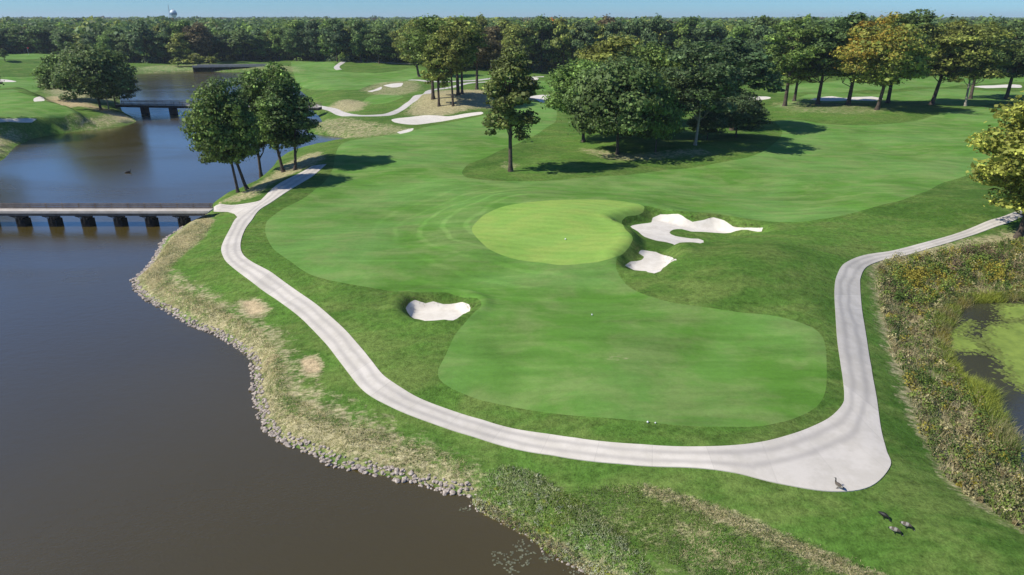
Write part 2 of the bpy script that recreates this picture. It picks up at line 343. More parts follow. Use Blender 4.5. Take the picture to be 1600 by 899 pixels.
def grass_mat(name, c1, c2, c3, kind):
    m, nt, b = mat_base(name); k = NB(nt); P = k.pos()
    f1 = k.ramp(k.noise(P, .045, 4, .6, .6), .35, .65)
    f2 = k.ramp(k.noise(k.map(P, (1, 1.6, 1), .3), .22, 4, .6, .4), .38, .68)
    col = k.mix(f1, c1, c2); col = k.mix(k.math('MULTIPLY', f2, .7), col, c3)
    fine = k.noise(P, 2.2, 4, .7); fine2 = k.noise(P, 9.0, 3, .7)
    amp = {'rough': 1.25, 'fair': .32, 'green': .3}[kind]
    v = k.math('ADD', k.math('MULTIPLY', k.math('SUBTRACT', fine, .5), 1.3*amp), k.math('MULTIPLY', k.math('SUBTRACT', fine2, .5), 1.1*amp))
    v = k.math('ADD', v, 1.0)
    if kind == 'fair':
        d = k.n.new('ShaderNodeVectorMath'); d.operation = 'DISTANCE'; k.link(k.map(P, (1, 1, 0)), d.inputs[0]); d.inputs[1].default_value = (GC[0]+1, GC[1], 0)
        wob = k.math('MULTIPLY', k.noise(P, .08, 2), 5.0)
        dd = k.math('ADD', d.outputs['Value'], wob)
        ring = k.math('SINE', k.math('MULTIPLY', dd, 2*math.pi/2.7))
        thin = k.ramp(ring, .55, 1.0)
        near = k.ramp(d.outputs['Value'], 30, 14); msk = k.ramp(k.noise(P, .07, 2), .32, .55)
        sep = k.n.new('ShaderNodeSeparateXYZ'); k.link(P, sep.inputs[0])
        left = k.ramp(sep.outputs[0], GC[0]+4, GC[0]-6)
        rr = k.math('MULTIPLY', k.math('MULTIPLY', near, msk), left)
        v = k.math('ADD', v, k.math('MULTIPLY', k.math('MULTIPLY', thin, rr), .24))
        st = k.math('SINE', k.math('ADD', k.math('MULTIPLY', k.math('ADD', k.math('MULTIPLY', sep.outputs[0], .35), sep.outputs[1]), 2*math.pi/4.6), k.math('MULTIPLY', k.noise(P, .05, 2), 9)))
        v = k.math('ADD', v, k.math('MULTIPLY', st, .035))
        str_ = k.noise(k.map(P, (.12, 1.2, 1), -.12), .9, 3)
        v = k.math('ADD', v, k.math('MULTIPLY', k.math('SUBTRACT', str_, .5), .6)); v = k.math('ADD', v, k.math('MULTIPLY', k.math('SUBTRACT', k.noise(P, .13, 4, .6, 1.0), .5), .6))
    if kind == 'green':
        sep = k.n.new('ShaderNodeSeparateXYZ'); k.link(P, sep.inputs[0])
        st = k.math('SINE', k.math('MULTIPLY', k.math('ADD', k.math('MULTIPLY', sep.outputs[0], .35), sep.outputs[1]), 2*math.pi/1.5))
        v = k.math('ADD', v, k.math('MULTIPLY', st, .035))
        str_ = k.noise(k.map(P, (.25, 1.5, 1), -.3), 1.1, 3)
        v = k.math('ADD', v, k.math('MULTIPLY', k.math('SUBTRACT', str_, .5), .3))
    if kind == 'rough':
        str_ = k.noise(k.map(P, (.5, 1.0, 1), .6), 1.0, 4, .7, .8)
        v = k.math('ADD', v, k.math('MULTIPLY', k.math('SUBTRACT', str_, .5), .9))
    # dry and bare cover
    dn = k.noise(P, .9, 5, .75, .5); dn2 = k.noise(k.map(P, (.6, 1.4, 1), .5), 3.4, 3, .7)
    da = k.math('ADD', k.attr('dry'), k.math('ADD', k.math('MULTIPLY', k.math('SUBTRACT', dn, .5), 1.7), k.math('MULTIPLY', k.math('SUBTRACT', dn2, .5), 1.0)))
    da = k.math('MULTIPLY', da, k.ramp(k.attr('dry'), .02, .3))
    df = k.ramp(da, .25, .85)
    tan = k.mix(k.ramp(dn2, .35, .65), (.27, .24, .12), (.48, .42, .25))
    soil = k.ramp(k.attr('dry'), .86, 1.25)
    tan = k.mix(k.math('MULTIPLY', soil, .75), tan, (.58, .43, .27))
    col = k.mix(k.math('MULTIPLY', df, .88), col, tan)
    col = k.scale(col, v)
    k.link(col, b.inputs['Base Color']); b.inputs['Roughness'].default_value = .9; b.inputs['Specular IOR Level'].default_value = .04
    bs = {'rough': .9, 'fair': .25, 'green': .1}[kind]
    bh = k.math('ADD', k.math('MULTIPLY', fine, .6), k.math('MULTIPLY', fine2, .4))
    k.link(k.bump(bh, bs, .12 if kind == 'rough' else .05), b.inputs['Normal'])
    return m
M = {}
M['rough'] = grass_mat('rough_grass', (.062, .130, .022), (.094, .188, .032), (.148, .200, .052), 'rough')
M['fair'] = grass_mat('fairway_grass', (.092, .212, .031), (.134, .265, .062), (.188, .264, .082), 'fair')
M['green'] = grass_mat('green_grass', (.205, .362, .064), (.245, .392, .088), (.290, .382, .088), 'green')
def simple(name, c1, c2, sc=2.0, rough=.85, bump=.3, bd=.05, spec=.2, det=4, attr=False):
    m, nt, b = mat_base(name); k = NB(nt)
    P = k.n.new('ShaderNodeTexCoord').outputs['Object']
    f = k.noise(P, sc, det, .65)
    k.link(k.mix(k.ramp(f, .3, .7), c1, c2), b.inputs['Base Color'])
    b.inputs['Roughness'].default_value = rough; b.inputs['Specular IOR Level'].default_value = spec
    if bump: k.link(k.bump(f, bump, bd), b.inputs['Normal'])
    return m
M['sand'] = simple('white_sand', (.62, .57, .49), (.72, .675, .595), 1.1, .95, .35, .06)
M['fpath'] = simple('pale_concrete', (.46, .43, .39), (.56, .53, .49), .6, .9, .1)
# cart path concrete with worn wheel tracks (u = metres across, v = metres along)
m, nt, b = mat_base('path_concrete'); k = NB(nt); P = k.pos()
ac = k.attr('across'); al = k.attr('along')
def band(x, c, wd): return k.math('SUBTRACT', 1.0, k.ramp(k.math('ABSOLUTE', k.math('SUBTRACT', x, c)), 0.0, wd))
wn = k.math('ADD', ac, k.math('MULTIPLY', k.math('SUBTRACT', k.noise(P, .35, 2), .5), .5))
tr = k.math('ADD', band(wn, .75, .45), band(wn, 1.85, .45))
tn = k.math('MULTIPLY', tr, k.ramp(k.noise(P, .5, 3), .3, .7, .75, 1.0))
col = k.mix(k.ramp(k.noise(P, .7, 5, .7), .35, .65), (.54, .50, .43), (.62, .575, .505))
col = k.mix(k.math('MULTIPLY', tn, .62), col, (.36, .335, .305))
jt = k.math('ABSOLUTE', k.math('SUBTRACT', k.math('FRACT', k.math('DIVIDE', al, 3.0)), .5))
jl = k.ramp(jt, .012, .004)
sl = k.n.new('ShaderNodeTexWhiteNoise'); sl.noise_dimensions = '1D'; k.link(k.math('FLOOR', k.math('ADD', k.math('DIVIDE', al, 3.0), .5)), sl.inputs['W'])
col = k.mix(k.math('MULTIPLY', jl, k.ramp(sl.outputs['Value'], .5, .95, .12, .5)), col, (.2, .19, .17))
pass
col = k.scale(col, k.ramp(sl.outputs['Value'], 0, 1, .93, 1.04))
st = k.ramp(k.noise(P, 2.5, 5, .7), .62, .75); col = k.mix(k.math('MULTIPLY', st, .25), col, (.3, .27, .22))
k.link(col, b.inputs['Base Color']); b.inputs['Roughness'].default_value = .9; b.inputs['Specular IOR Level'].default_value = .2
k.link(k.bump(k.noise(P, 25, 3), .15, .01), b.inputs['Normal']); M['path'] = m
# water
def water_mat(name, c, rough, bs):
    m, nt, b = mat_base(name); k = NB(nt); P = k.pos()
    col = k.mix(k.ramp(k.noise(P, .03, 3), .35, .65), c, tuple(x*1.15 for x in c))
    k.link(col, b.inputs['Base Color']); b.inputs['Roughness'].default_value = rough; b.inputs['IOR'].default_value = 1.6; b.inputs['Coat Weight'].default_value = .5; b.inputs['Coat Roughness'].default_value = rough; b.inputs['Coat IOR'].default_value = 1.5
    k.link(k.ramp(k.noise(k.map(P, (.35, 1, 1), .15), .035, 4, .6, 1.2), .35, .65, rough*.5, rough*1.5), b.inputs['Roughness'])
    w1 = k.noise(k.map(P, (.8, 1.3, 1), .4), 1.3, 3, .6); w2 = k.noise(P, 5.0, 2, .6)
    wb = k.bump(k.math('ADD', w1, k.math('MULTIPLY', w2, .3)), bs, .05); k.link(wb, b.inputs['Normal']); k.link(wb, b.inputs['Coat Normal'])
    return m
M['lake'] = water_mat('lake_water', (.062, .047, .011), .20, .4)
M['pond'] = water_mat('pond_water', (.045, .044, .032), .22, .15)
M['rock'] = simple('limestone', (.25, .205, .17), (.56, .49, .42), 1.7, .95, .8, .08)
M['bark'] = simple('bark', (.055, .042, .032), (.12, .095, .075), 1.5, .95, .9, .1)
M['palebark'] = simple('pale_bark', (.25, .22, .18), (.38, .34, .28), 1.5, .95, .7, .1)
def foliage(name, use_obj=True):
    m = bpy.data.materials.new(name); m.use_nodes = True; nt = m.node_tree
    for n in list(nt.nodes): nt.nodes.remove(n)
    k = NB(nt); out = k.n.new('ShaderNodeOutputMaterial')
    if use_obj:
        oi = k.n.new('ShaderNodeObjectInfo').outputs['Color']
        col = k.scale(oi, k.attr('tint'))
        col = k.mix(k.math('MULTIPLY', k.attr('autumn'), .75), col, (.50, .27, .03))
    else: col = k.attr('col', 'Color')
    d = k.n.new('ShaderNodeBsdfPrincipled'); d.inputs['Roughness'].default_value = .6; d.inputs['Specular IOR Level'].default_value = .25
    t = k.n.new('ShaderNodeBsdfTranslucent'); mx = k.n.new('ShaderNodeMixShader'); mx.inputs[0].default_value = .28
    k.link(col, d.inputs['Base Color']); k.link(k.scale(col, 1.3), t.inputs['Color'])
    k.link(d.outputs[0], mx.inputs[1]); k.link(t.outputs[0], mx.inputs[2]); k.link(mx.outputs[0], out.inputs[0])
    return m
M['leaf'] = foliage('tree_foliage'); M['plants'] = foliage('plant_foliage', False)
M['deck'] = simple('pale_deck', (.42, .38, .33), (.54, .50, .45), .8, .9, .1)
M['timber'] = simple('weathered_timber', (.13, .105, .09), (.20, .17, .15), 1.2, .9, .3)
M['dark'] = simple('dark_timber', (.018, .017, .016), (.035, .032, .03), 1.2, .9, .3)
M['concrete'] = simple('grey_concrete', (.28, .27, .25), (.36, .35, .33), .6, .9, .1)
def flat(name, c, rough=.5):
    m, nt, b = mat_base(name); k = NB(nt)
    P = k.n.new('ShaderNodeTexCoord').outputs['Object']
    k.link(k.mix(k.noise(P, 6, 2), c, tuple(x*.85 for x in c)), b.inputs['Base Color']); b.inputs['Roughness'].default_value = rough; return m
M['white'] = flat('white_paint', (.8, .8, .8)); M['red'] = flat('red_cloth', (.55, .04, .03)); M['steel'] = flat('grey_steel', (.3, .32, .34))
M['tank'] = flat('tank_paint', (.72, .80, .84)); M['tankband'] = flat('tank_blue', (.10, .22, .32))

# ------------------------------------------------------------------ mesh builders
def tag(o, label=None, cat=None, group=None, kind=None):
    if label: o['label'] = label
    if cat: o['category'] = cat
    if group: o['group'] = group
    if kind: o['kind'] = kind
    return o
def mesh_np(name, verts, faces, mats, smooth=False, attrs=None, mi=None, normals=None):
    """faces: (n,k) int array of constant size"""
    verts = np.asarray(verts, np.float32); faces = np.asarray(faces, np.int32)
    me = bpy.data.meshes.new(name); me.vertices.add(len(verts)); me.vertices.foreach_set('co', verts.ravel())
    nf, kf = faces.shape; me.loops.add(nf*kf); me.loops.foreach_set('vertex_index', faces.ravel())
    me.polygons.add(nf); me.polygons.foreach_set('loop_start', np.arange(0, nf*kf, kf, dtype=np.int32))
    me.polygons.foreach_set('loop_total', np.full(nf, kf, np.int32))
    me.polygons.foreach_set('use_smooth', np.full(nf, smooth))
    for m_ in (mats if isinstance(mats, list) else [mats]): me.materials.append(m_)
    if mi is not None: me.polygons.foreach_set('material_index', np.asarray(mi, np.int32))
    for an, av in (attrs or {}).items():
        av = np.asarray(av, np.float32)
        if av.ndim == 1: a = me.attributes.new(an, 'FLOAT', 'POINT'); a.data.foreach_set('value', av)
        else: a = me.attributes.new(an, 'FLOAT_COLOR', 'POINT'); a.data.foreach_set('color', np.hstack([av, np.ones((len(av), 1), np.float32)]).ravel())
    me.update(calc_edges=True)
    if normals is not None: me.normals_split_custom_set_from_vertices(np.asarray(normals).tolist())
    return me
def obj(name, me, parent=None, loc=None):
    o = bpy.data.objects.new(name, me); COL.objects.link(o)
    if parent: o.parent = parent
    if loc is not None: o.location = loc
    return o
def empty(name, loc=(0, 0, 0), rz=0):
    o = bpy.data.objects.new(name, None); COL.objects.link(o); o.location = loc; o.rotation_euler = (0, 0, rz); o.empty_display_size = .5; return o
class MB:
    def __init__(s): s.v = []; s.f = []
    def box(s, x0, x1, y0, y1, z0, z1):
        n = len(s.v); s.v += [(x, y, z) for z in (z0, z1) for x, y in ((x0, y0), (x1, y0), (x1, y1), (x0, y1))]
        s.f += [tuple(n+i for i in q) for q in ((3, 2, 1, 0), (4, 5, 6, 7), (0, 1, 5, 4), (1, 2, 6, 5), (2, 3, 7, 6), (3, 0, 4, 7))]; return s
    def tube(s, pts, rad, k=7, cap=True):
        pts = [Vector(p) for p in pts]; n0 = len(s.v)
        for i, p in enumerate(pts):
            t = (pts[min(i+1, len(pts)-1)]-pts[max(i-1, 0)]).normalized()
            a = t.orthogonal().normalized() if abs(t.z) < .99 else Vector((1, 0, 0)); 
            a = (Vector((1, 0, 0))-t*t.x).normalized() if abs(t.x) < .9 else (Vector((0, 1, 0))-t*t.y).normalized()
            b_ = t.cross(a); r_ = rad[i] if hasattr(rad, '__len__') else rad
            s.v += [tuple(p+a*(r_*math.cos(2*math.pi*j/k))+b_*(r_*math.sin(2*math.pi*j/k))) for j in range(k)]
        for i in range(len(pts)-1):
            for j in range(k):
                a0 = n0+i*k+j; a1 = n0+i*k+(j+1) % k; s.f.append((a0, a1, a1+k, a0+k))
        if cap: s.f.append(tuple(n0+(len(pts)-1)*k+j for j in range(k))); s.f.append(tuple(n0+j for j in reversed(range(k))))
        return s
    def lathe(s, prof, k=16, c=(0, 0)):
        n0 = len(s.v)
        for r_, z in prof: s.v += [(c[0]+r_*math.cos(2*math.pi*j/k), c[1]+r_*math.sin(2*math.pi*j/k), z) for j in range(k)]
        for i in range(len(prof)-1):
            for j in range(k):
                a0 = n0+i*k+j; a1 = n0+i*k+(j+1) % k; s.f.append((a0, a1, a1+k, a0+k))
        return s
    def build(s, name, mat, parent=None, smooth=False, loc=None):
        me = bpy.data.meshes.new(name); me.from_pydata(s.v, [], s.f); me.materials.append(mat)
        if smooth: me.polygons.foreach_set('use_smooth', [True]*len(s.f))
        me.update(); return obj(name, me, parent, loc)

# ------------------------------------------------------------------ ground sheets
def zone_obj(name, mask, mat, label):
    f = CF[mask]; used, inv = np.unique(f, return_inverse=True); f2 = inv.reshape(f.shape)
    v = np.hstack([CV[used], CZ[used, None]])
    # make every triangle face up
    a, b_, c = v[f2[:, 0]], v[f2[:, 1]], v[f2[:, 2]]
    up = np.cross(b_-a, c-a)[:, 2] < 0; f2[up] = f2[up][:, ::-1]
    me = mesh_np(name, v, f2, mat, True, {'dry': dry[used]}, normals=CN[used])
    o = obj(name, me); tag(o, label, name.replace('_', ' '), kind='structure'); return o
zone_obj('rough_ground', lab == 0, M['rough'], 'dark green rough grass ground around the fairways and lake banks')
SAND_LAB = {'a': 'large forked white sand bunker right of the putting green', 'b': 'small white sand bunker just in front of the large forked one', 'c': 'oval white sand bunker by the bend of the near cart path',
 'd': 'long thin white sand bunker below the brown wooded mound', 'e': 'tiny white bunker left below the long thin one', 'f': 'white bunker at the far fairway edge left of the middle tree group', 'g': 'narrow white bunker left of the far fairway bunker',
 'h': 'white bunker between the lone tree and the big oak clump', 'i': 'white bunker behind the right side of the oak clump', 'j': 'wide double white bunker behind the row of trees at right', 'k': 'thin white bunker far behind the rightmost trees of the row',
 'l': 'white bunker beside the left oak crown', 'm': 'small white bunker at the head of the left tan path', 'n': 'white bunker below the left raised fairway edge', 'o': 'far pale bunker at the left frame edge', 'p': 'tiny far bunker right of the lone tree top'}
kk = list(SAND_PX)
si = 0; ff = 0
for i, (kd, nm, q) in enumerate(zones):
    if kd == 'hole': continue
    if kd == 'sand': lb = SAND_LAB[kk[si]]; si += 1
    elif kd == 'green': lb = 'round bright yellow-green putting green'
    elif kd == 'fair': lb = 'mown light green fairway' + (' around the putting green' if ff == 0 else ' in the distance'); ff += 1
    else: lb = 'pale far cart path'
    if (lab == i+1).any(): zone_obj(nm, lab == i+1, M['fpath' if kd == 'fpath' else kd], lb)
# water sheets
def sheet(name, x0, x1, y0, y1, mat, label):
    me = mesh_np(name, [(x0, y0, 0), (x1, y0, 0), (x1, y1, 0), (x0, y1, 0)], [(0, 1, 2, 3)], mat)
    return tag(obj(name, me), label, name, kind='structure')
px0 = POND[:, 0].min()-4
sheet('lake', -200, px0, -130, 420, M['lake'], 'calm brown-grey lake')
sheet('pond', px0, POND[:, 0].max()+5, POND[:, 1].min()-6, POND[:, 1].max()+6, M['pond'], 'small dark pond at the right edge')

# ------------------------------------------------------------------ main cart path slabs
def slab(name, A, B, lift, label, flip=False):
    nA = len(A); L = np.concatenate([[0], np.cumsum(np.linalg.norm(np.diff((A+B)/2, axis=0), axis=1))])
    K = 9; vs = []; ac = []; al_ = []
    hA = H(A); hB = H(B)
    for i in range(nA):
        wd = np.linalg.norm(B[i]-A[i])
        for j in range(K):
            t = j/(K-1); p = A[i]*(1-t)+B[i]*t
            vs.append((p[0], p[1])); ac.append((1-t)*wd if wd > 2.9 else (1-t)*2.6); al_.append(L[i])
    vs = np.array(vs); z = H(vs)+lift
    top = np.hstack([vs, z[:, None]]); fs = []
    for i in range(nA-1):
        for j in range(K-1):
            a0 = i*K+j; fs.append((a0, a0+1, a0+K+1, a0+K))
    bot = top.copy(); bot[:, 2] -= .3; n = len(top)
    for i in range(nA-1):
        fs.append((i*K, (i+1)*K, (i+1)*K+n, i*K+n)); fs.append((i*K+K-1+n, (i+1)*K+K-1+n, (i+1)*K+K-1, i*K+K-1))
    fs = np.array(fs)
    me = mesh_np(name, np.vstack([top, bot]), fs, M['path'], False, {'across': ac+ac, 'along': al_+al_})
    return tag(obj(name, me), label, 'cart path', kind='structure')
slab('cart_path', PO, PI, .05, 'pale concrete cart path curving round the green')
spA = open_spline(G([(334,331),(356,331.5),(366,334.5),(374,341),(384,344)]), 4); spB = open_spline(G([(334,324),(362,321),(400,315.8),(411,312),(405,329)]), 4)
slab('cart_path', spA, spB, .042, 'pale cart path spur from the bridge')

# ------------------------------------------------------------------ trees
def leafcloud(cent, nrm, size, aspect=1.0):
    n = len(cent); nrm = nrm/(np.linalg.norm(nrm, axis=1)[:, None]+1e-9)
    rv = rng.normal(size=(n, 3)); t = np.cross(nrm, rv); t /= np.linalg.norm(t, axis=1)[:, None]+1e-9; b_ = np.cross(nrm, t)
    s = (size if np.ndim(size) else np.full(n, size))[:, None]*.5
    j = rng.uniform(.6, 1.25, (n, 4, 1))
    c = np.stack([-t*s*aspect, -b_*s, t*s*aspect, b_*s], 1)*j
    v = (cent[:, None, :]+c).reshape(-1, 3)
    return v, np.arange(4*n).reshape(n, 4)
def unit(a): return a/(np.linalg.norm(a, axis=1)[:, None]+1e-9)
def tree_meshes(name, Ht, Wd, cb, shape, nblob, nleaf, leaf, seed, droop=.0, trunks=1, autumn=False):
    """crown and trunk meshes, base at origin; cb = crown base as share of the height"""
    rs = np.random.default_rng(seed); rd = random.Random(seed)
    z0 = Ht*cb; cz = (Ht+z0)/2; hz = (Ht-z0)/2; Rw = Wd/2
    cs = []; rsz = []
    tries = 0
    while len(cs) < nblob and tries < 4000:
        tries += 1
        d = rs.normal(size=3); d /= np.linalg.norm(d); q = rs.uniform(.25, 1)**.5
        t = d[2]*q
        if shape == 'oval': wf = 1.0
        elif shape == 'broad': wf = 1.12 if t < .2 else 1.0
        elif shape == 'dome': wf = 1.15-.25*t
        elif shape == 'cone': wf = .95-.45*t
        br = rs.uniform(.16, .38)*Rw
        c = np.array([d[0]*q*wf*(Rw-br), d[1]*q*wf*(Rw-br), cz+t*(hz-br*.8)])
        if cs and min(np.linalg.norm((c-o_)/np.array([1, 1, .8])) for o_ in cs) < br*.75: continue
        cs.append(c); rsz.append(br)
    cs = np.array(cs); rsz = np.array(rsz); nb = len(cs)
    ext = np.percentile(np.hypot(cs[:, 0], cs[:, 1])+rsz, 92); k1 = Rw/ext; cs[:, :2] *= k1
    tp = np.max(cs[:, 2]+rsz*.8); cs[:, 2] = z0+(cs[:, 2]-z0)*(Ht-z0)/(tp-z0)
    wgt = rsz**2/np.sum(rsz**2); cnt = np.maximum(20, (nleaf*wgt).astype(int))
    C_, N_, T_, A_ = [], [], [], []
    for i in range(nb):
        n_ = cnt[i]; d = rs.normal(size=(n_, 3)); d /= np.linalg.norm(d, axis=1)[:, None]
        d[:, 2] = np.where(d[:, 2] < -.2, d[:, 2]*.5, d[:, 2])
        lump = 1+.30*np.sin(d[:, 0]*5+i)*np.sin(d[:, 1]*6+i*2)*np.cos(d[:, 2]*5+i)
        rr = rsz[i]*lump*np.where(rs.random(n_) < .72, rs.uniform(.82, 1.08, n_), rs.uniform(.3, .9, n_))
        p = cs[i]+d*rr[:, None]*np.array([1.05, 1.05, .82])
        nn = d*1.0+rs.normal(size=(n_, 3))*.5+np.array([0, 0, .15])
        C_.append(p); N_.append(nn); tt = rs.uniform(.68, 1.35)*np.exp(rs.normal(0, .38, n_)); T_.append(tt)
        au = np.zeros(n_)
        if autumn:
            f = np.clip((p[:, 2]/Ht-.64)*2.2-(p[:, 0]/Rw)*.9-.05+rs.normal(0, .15, n_)+rs.normal(0, .18), 0, 1); au = f*rs.uniform(.5, 1, n_)
        A_.append(au)
    # gaps: drop leaves near random holes, then loose sprigs for an uneven outline
    if leaf < .5:
        PP = np.vstack(C_); NNs = np.vstack(N_); TT = np.concatenate(T_); AA = np.concatenate(A_)
        hol = PP[rs.integers(0, len(PP), 46)]; hr = rs.uniform(.06, .15, 46)*Rw*1.3
        km = np.ones(len(PP), bool)
        for hc, hq in zip(hol, hr): km &= ~((np.linalg.norm(PP-hc, axis=1) < hq) & (rs.random(len(PP)) < .9))
        C_ = [PP[km]]; N_ = [NNs[km]]; T_ = [TT[km]]; A_ = [AA[km]]
    P_ = np.vstack(C_); extra = P_[rs.integers(0, len(P_), int(nleaf*.08))]
    outd = extra-np.array([0, 0, cz]); extra = extra+outd*rs.uniform(.03, .13, (len(extra), 1))
    C_.append(extra); N_.append(outd+rs.normal(size=outd.shape)*2); T_.append(rs.uniform(.8, 1.4, len(extra))); A_.append(np.zeros(len(extra)))
    P_ = np.vstack(C_); P_[:, 2] = np.maximum(P_[:, 2], .15)
    v, f = leafcloud(P_, np.vstack(N_), leaf*np.exp(rs.normal(0, .38, len(P_))))
    T = np.repeat(np.concatenate(T_), 4); A = np.repeat(np.concatenate(A_), 4)
    NA = unit(np.vstack(N_)); glob = unit(P_-np.array([0, 0, cz*.85])); CNm = unit(NA*.9+glob*.3+rs.normal(0, .42, NA.shape))
    crown = mesh_np(name+'_crown', v, f, M['leaf'], True, {'tint': T, 'autumn': A}, normals=np.repeat(CNm, 4, 0))
    mb = MB()
    for tk in range(trunks):
        lean = rs.normal(0, .03*Ht, 2)+(0 if trunks == 1 else (tk-.5)*.08*Ht)
        ox = 0 if trunks == 1 else (tk-.5)*.05*Ht
        r0 = Ht*.0145
        top = Ht*.78; pts_ = [(ox, 0, -.4), (ox, 0, .15), (ox+lean[0]*.1, lean[1]*.1, Ht*.05), (ox+lean[0]*.35, lean[1]*.35, Ht*.3), (ox+lean[0]*.7, lean[1]*.7, Ht*.55), (ox+lean[0], lean[1], top)]
        mb.tube(pts_, [r0*1.7, r0*1.45, r0*1.05, r0*.8, r0*.5, r0*.12], 9)
        for i in np.argsort(-rsz)[:min(nb, 13)]:
            c = cs[i]; zt = max(Ht*.16, min(c[2]-Ht*.1*rd.uniform(.6, 2), Ht*.62)); f_ = zt/top
            s_ = Vector((ox+lean[0]*f_, lean[1]*f_, zt)); e_ = Vector(c); mid = s_.lerp(e_, .5)+Vector((rd.uniform(-.4, .4), rd.uniform(-.4, .4), -.03*Ht))
            rb = r0*.42*(1-f_*.6)
            mb.tube([s_, mid, e_], [rb, rb*.65, rb*.15], 6, False)
            for _ in range(2):
                e2 = e_+Vector((rd.uniform(-1, 1), rd.uniform(-1, 1), rd.uniform(-.2, 1)))*float(rsz[i])*.9
                mb.tube([mid, mid.lerp(e2, .6), e2], [rb*.45, rb*.25, rb*.06], 5, False)
    me = bpy.data.meshes.new(name+'_trunk'); me.from_pydata(mb.v, [], mb.f); me.materials.append(M['bark'])
    me.polygons.foreach_set('use_smooth', [True]*len(mb.f)); me.update()
    return crown, me, Ht, Wd
PROTO = {
 'oakA': [tree_meshes('oak', 20, 16, .20, 'broad', 62, 22000, .37, s) for s in (11, 12)],
 'tall': [tree_meshes('tall', 22, 12, .17, 'oval', 60, 18000, .36, s) for s in (21, 22, 23)],
 'slim': [tree_meshes('slim', 22, 9.5, .20, 'cone', 48, 12500, .36, 31)],
 'low': [tree_meshes('low', 17, 18, .05, 'dome', 60, 26000, .40, s) for s in (41, 42)],
 'open': [tree_meshes('open', 22, 12, .20, 'broad', 44, 14500, .37, s) for s in (51, 52, 53)],
 'mound': [tree_meshes('mound', 22, 12, .34, 'broad', 36, 10500, .37, s) for s in (55, 56)],
 'wood': [tree_meshes('wood', 20, 14, .08, s2, 34, 7500, .62, s) for s, s2 in ((61, 'oval'), (62, 'dome'), (63, 'broad'), (64, 'oval'), (65, 'cone'))],
 'flame': [tree_meshes('flame', 22, 16, .17, 'broad', 66, 22000, .38, 71, autumn=True)],
 'near': [tree_meshes('near', 17, 11, .15, 'broad', 70, 21000, .28, 81)],
 'bush': [tree_meshes('bush', 4, 5, .0, 'dome', 14, 1800, .42, s) for s in (91, 92)],
}
DARK = (.098, .150, .044); MID = (.135, .205, .045); OLIVE = (.195, .225, .048); YEL = (.155, .165, .035); BLUE = (.084, .132, .050); RUST = (.140, .110, .050)
cntp = {}
def tree(name, kind, xy, ht, wd, col, label, group=None, rz=None, pale=False, cat='tree', lean=None):
    lst = PROTO[kind]; i = cntp.get(kind, 0); cntp[kind] = i+1; cr, tr_, Ht, Wd = lst[i % len(lst)]
    z = float(H([xy])[0]); root = empty(name, (xy[0], xy[1], z), random.uniform(0, 6.28) if rz is None else rz)
    if lean: root.rotation_euler = (lean[0], lean[1], 0)
    root.scale = (wd/Wd, wd/Wd, ht/Ht)
    t = obj('trunk', tr_, root); c = obj('crown', cr, root)
    if pale: t.material_slots[0].link = 'OBJECT'; t.material_slots[0].material = M['palebark']; t.scale = (.62, .62, 1)
    j = random.uniform(.88, 1.12)*(1.15 if kind == 'wood' else 1.05); c.color = (col[0]*j*random.uniform(.93, 1.07), col[1]*j, col[2]*j, 1)
    tag(root, label, cat, group); return root
def tree_px(name, kind, u, vb, vt, wpx, col, label, **kw):
    p = G([(u, vb)])[0]; z = float(H([p])[0]); ht = max(2.0, zof(p[1], vt)-z)
    depth = p[1]*cp+(CAM_H-z)*sp_; return tree(name, kind, p, ht, 1.08*wpx*depth/FPX, col, label, **kw)
# foreground and middle trees, one by one
T = tree_px
T('oak_tree', 'oakA', 372, 301, 130, 108, MID, 'leftmost tree of the lakeside cluster above the bridge, its trunk leaning left over water', lean=(0, R(-6)))
T('oak_tree', 'tall', 386, 296, 118, 84, DARK, 'second tree of the lakeside cluster, trunk slanting beside the leftmost one', lean=(0, R(-8)))
T('oak_tree', 'tall', 408, 276, 112, 78, DARK, 'third tree of the lakeside cluster, short dark trunk in the middle')
T('oak_tree', 'tall', 443, 269, 98, 84, MID, 'fourth and tallest tree of the lakeside cluster', lean=(0, R(-3)))
T('oak_tree', 'tall', 461, 266, 118, 78, DARK, 'rightmost tree of the lakeside cluster, beside the shaded path')
T('maple_tree', 'slim', 798, 268, 72, 88, (.135, .170, .045), 'lone slim tree with bare lower trunk and olive tinged top in mid fairway', rz=.4)
T('oak_tree', 'low', 965, 241, 84, 160, DARK, 'big round oak at the front of the central clump, branches to the ground', rz=1)
T('oak_tree', 'oakA', 912, 222, 92, 125, MID, 'left oak of the central clump, overhanging the fairway')
T('oak_tree', 'low', 1024, 238, 125, 78, MID, 'lower dark oak filling the front middle of the central clump')
T('oak_tree', 'oakA', 1018, 214, 66, 125, MID, 'tall oak behind the front oak in the central clump')
T('oak_tree', 'open', 1086, 227, 62, 122, BLUE, 'oak with a pale bare trunk in the central clump', pale=True)
T('oak_tree', 'open', 1144, 204, 58, 122, BLUE, 'dark oak at the right end of the central clump')
T('oak_tree', 'low', 1150, 214, 146, 90, BLUE, 'low spreading dark tree under the right end of the central clump')
T('oak_tree', 'low', 1105, 218, 165, 60, BLUE, 'low bushy tree right of the pale trunk in the central clump')
T('oak_tree', 'tall', 955, 196, 52, 120, OLIVE, 'olive topped tree rising behind the central clump')
T('linden_tree', 'open', 1226, 166, 28, 98, MID, 'first tree of the right row, thin trunk next to the big clump')
T('linden_tree', 'slim', 1241, 158, 58, 60, OLIVE, 'slender olive tree between the first two trees of the right row')
T('linden_tree', 'open', 1277, 163, 26, 95, DARK, 'dark straight-trunked second tree of the right row')
T('linden_tree', 'open', 1325, 164, 19, 105, DARK, 'tree with a slanting trunk just left of the orange-tinged tree')
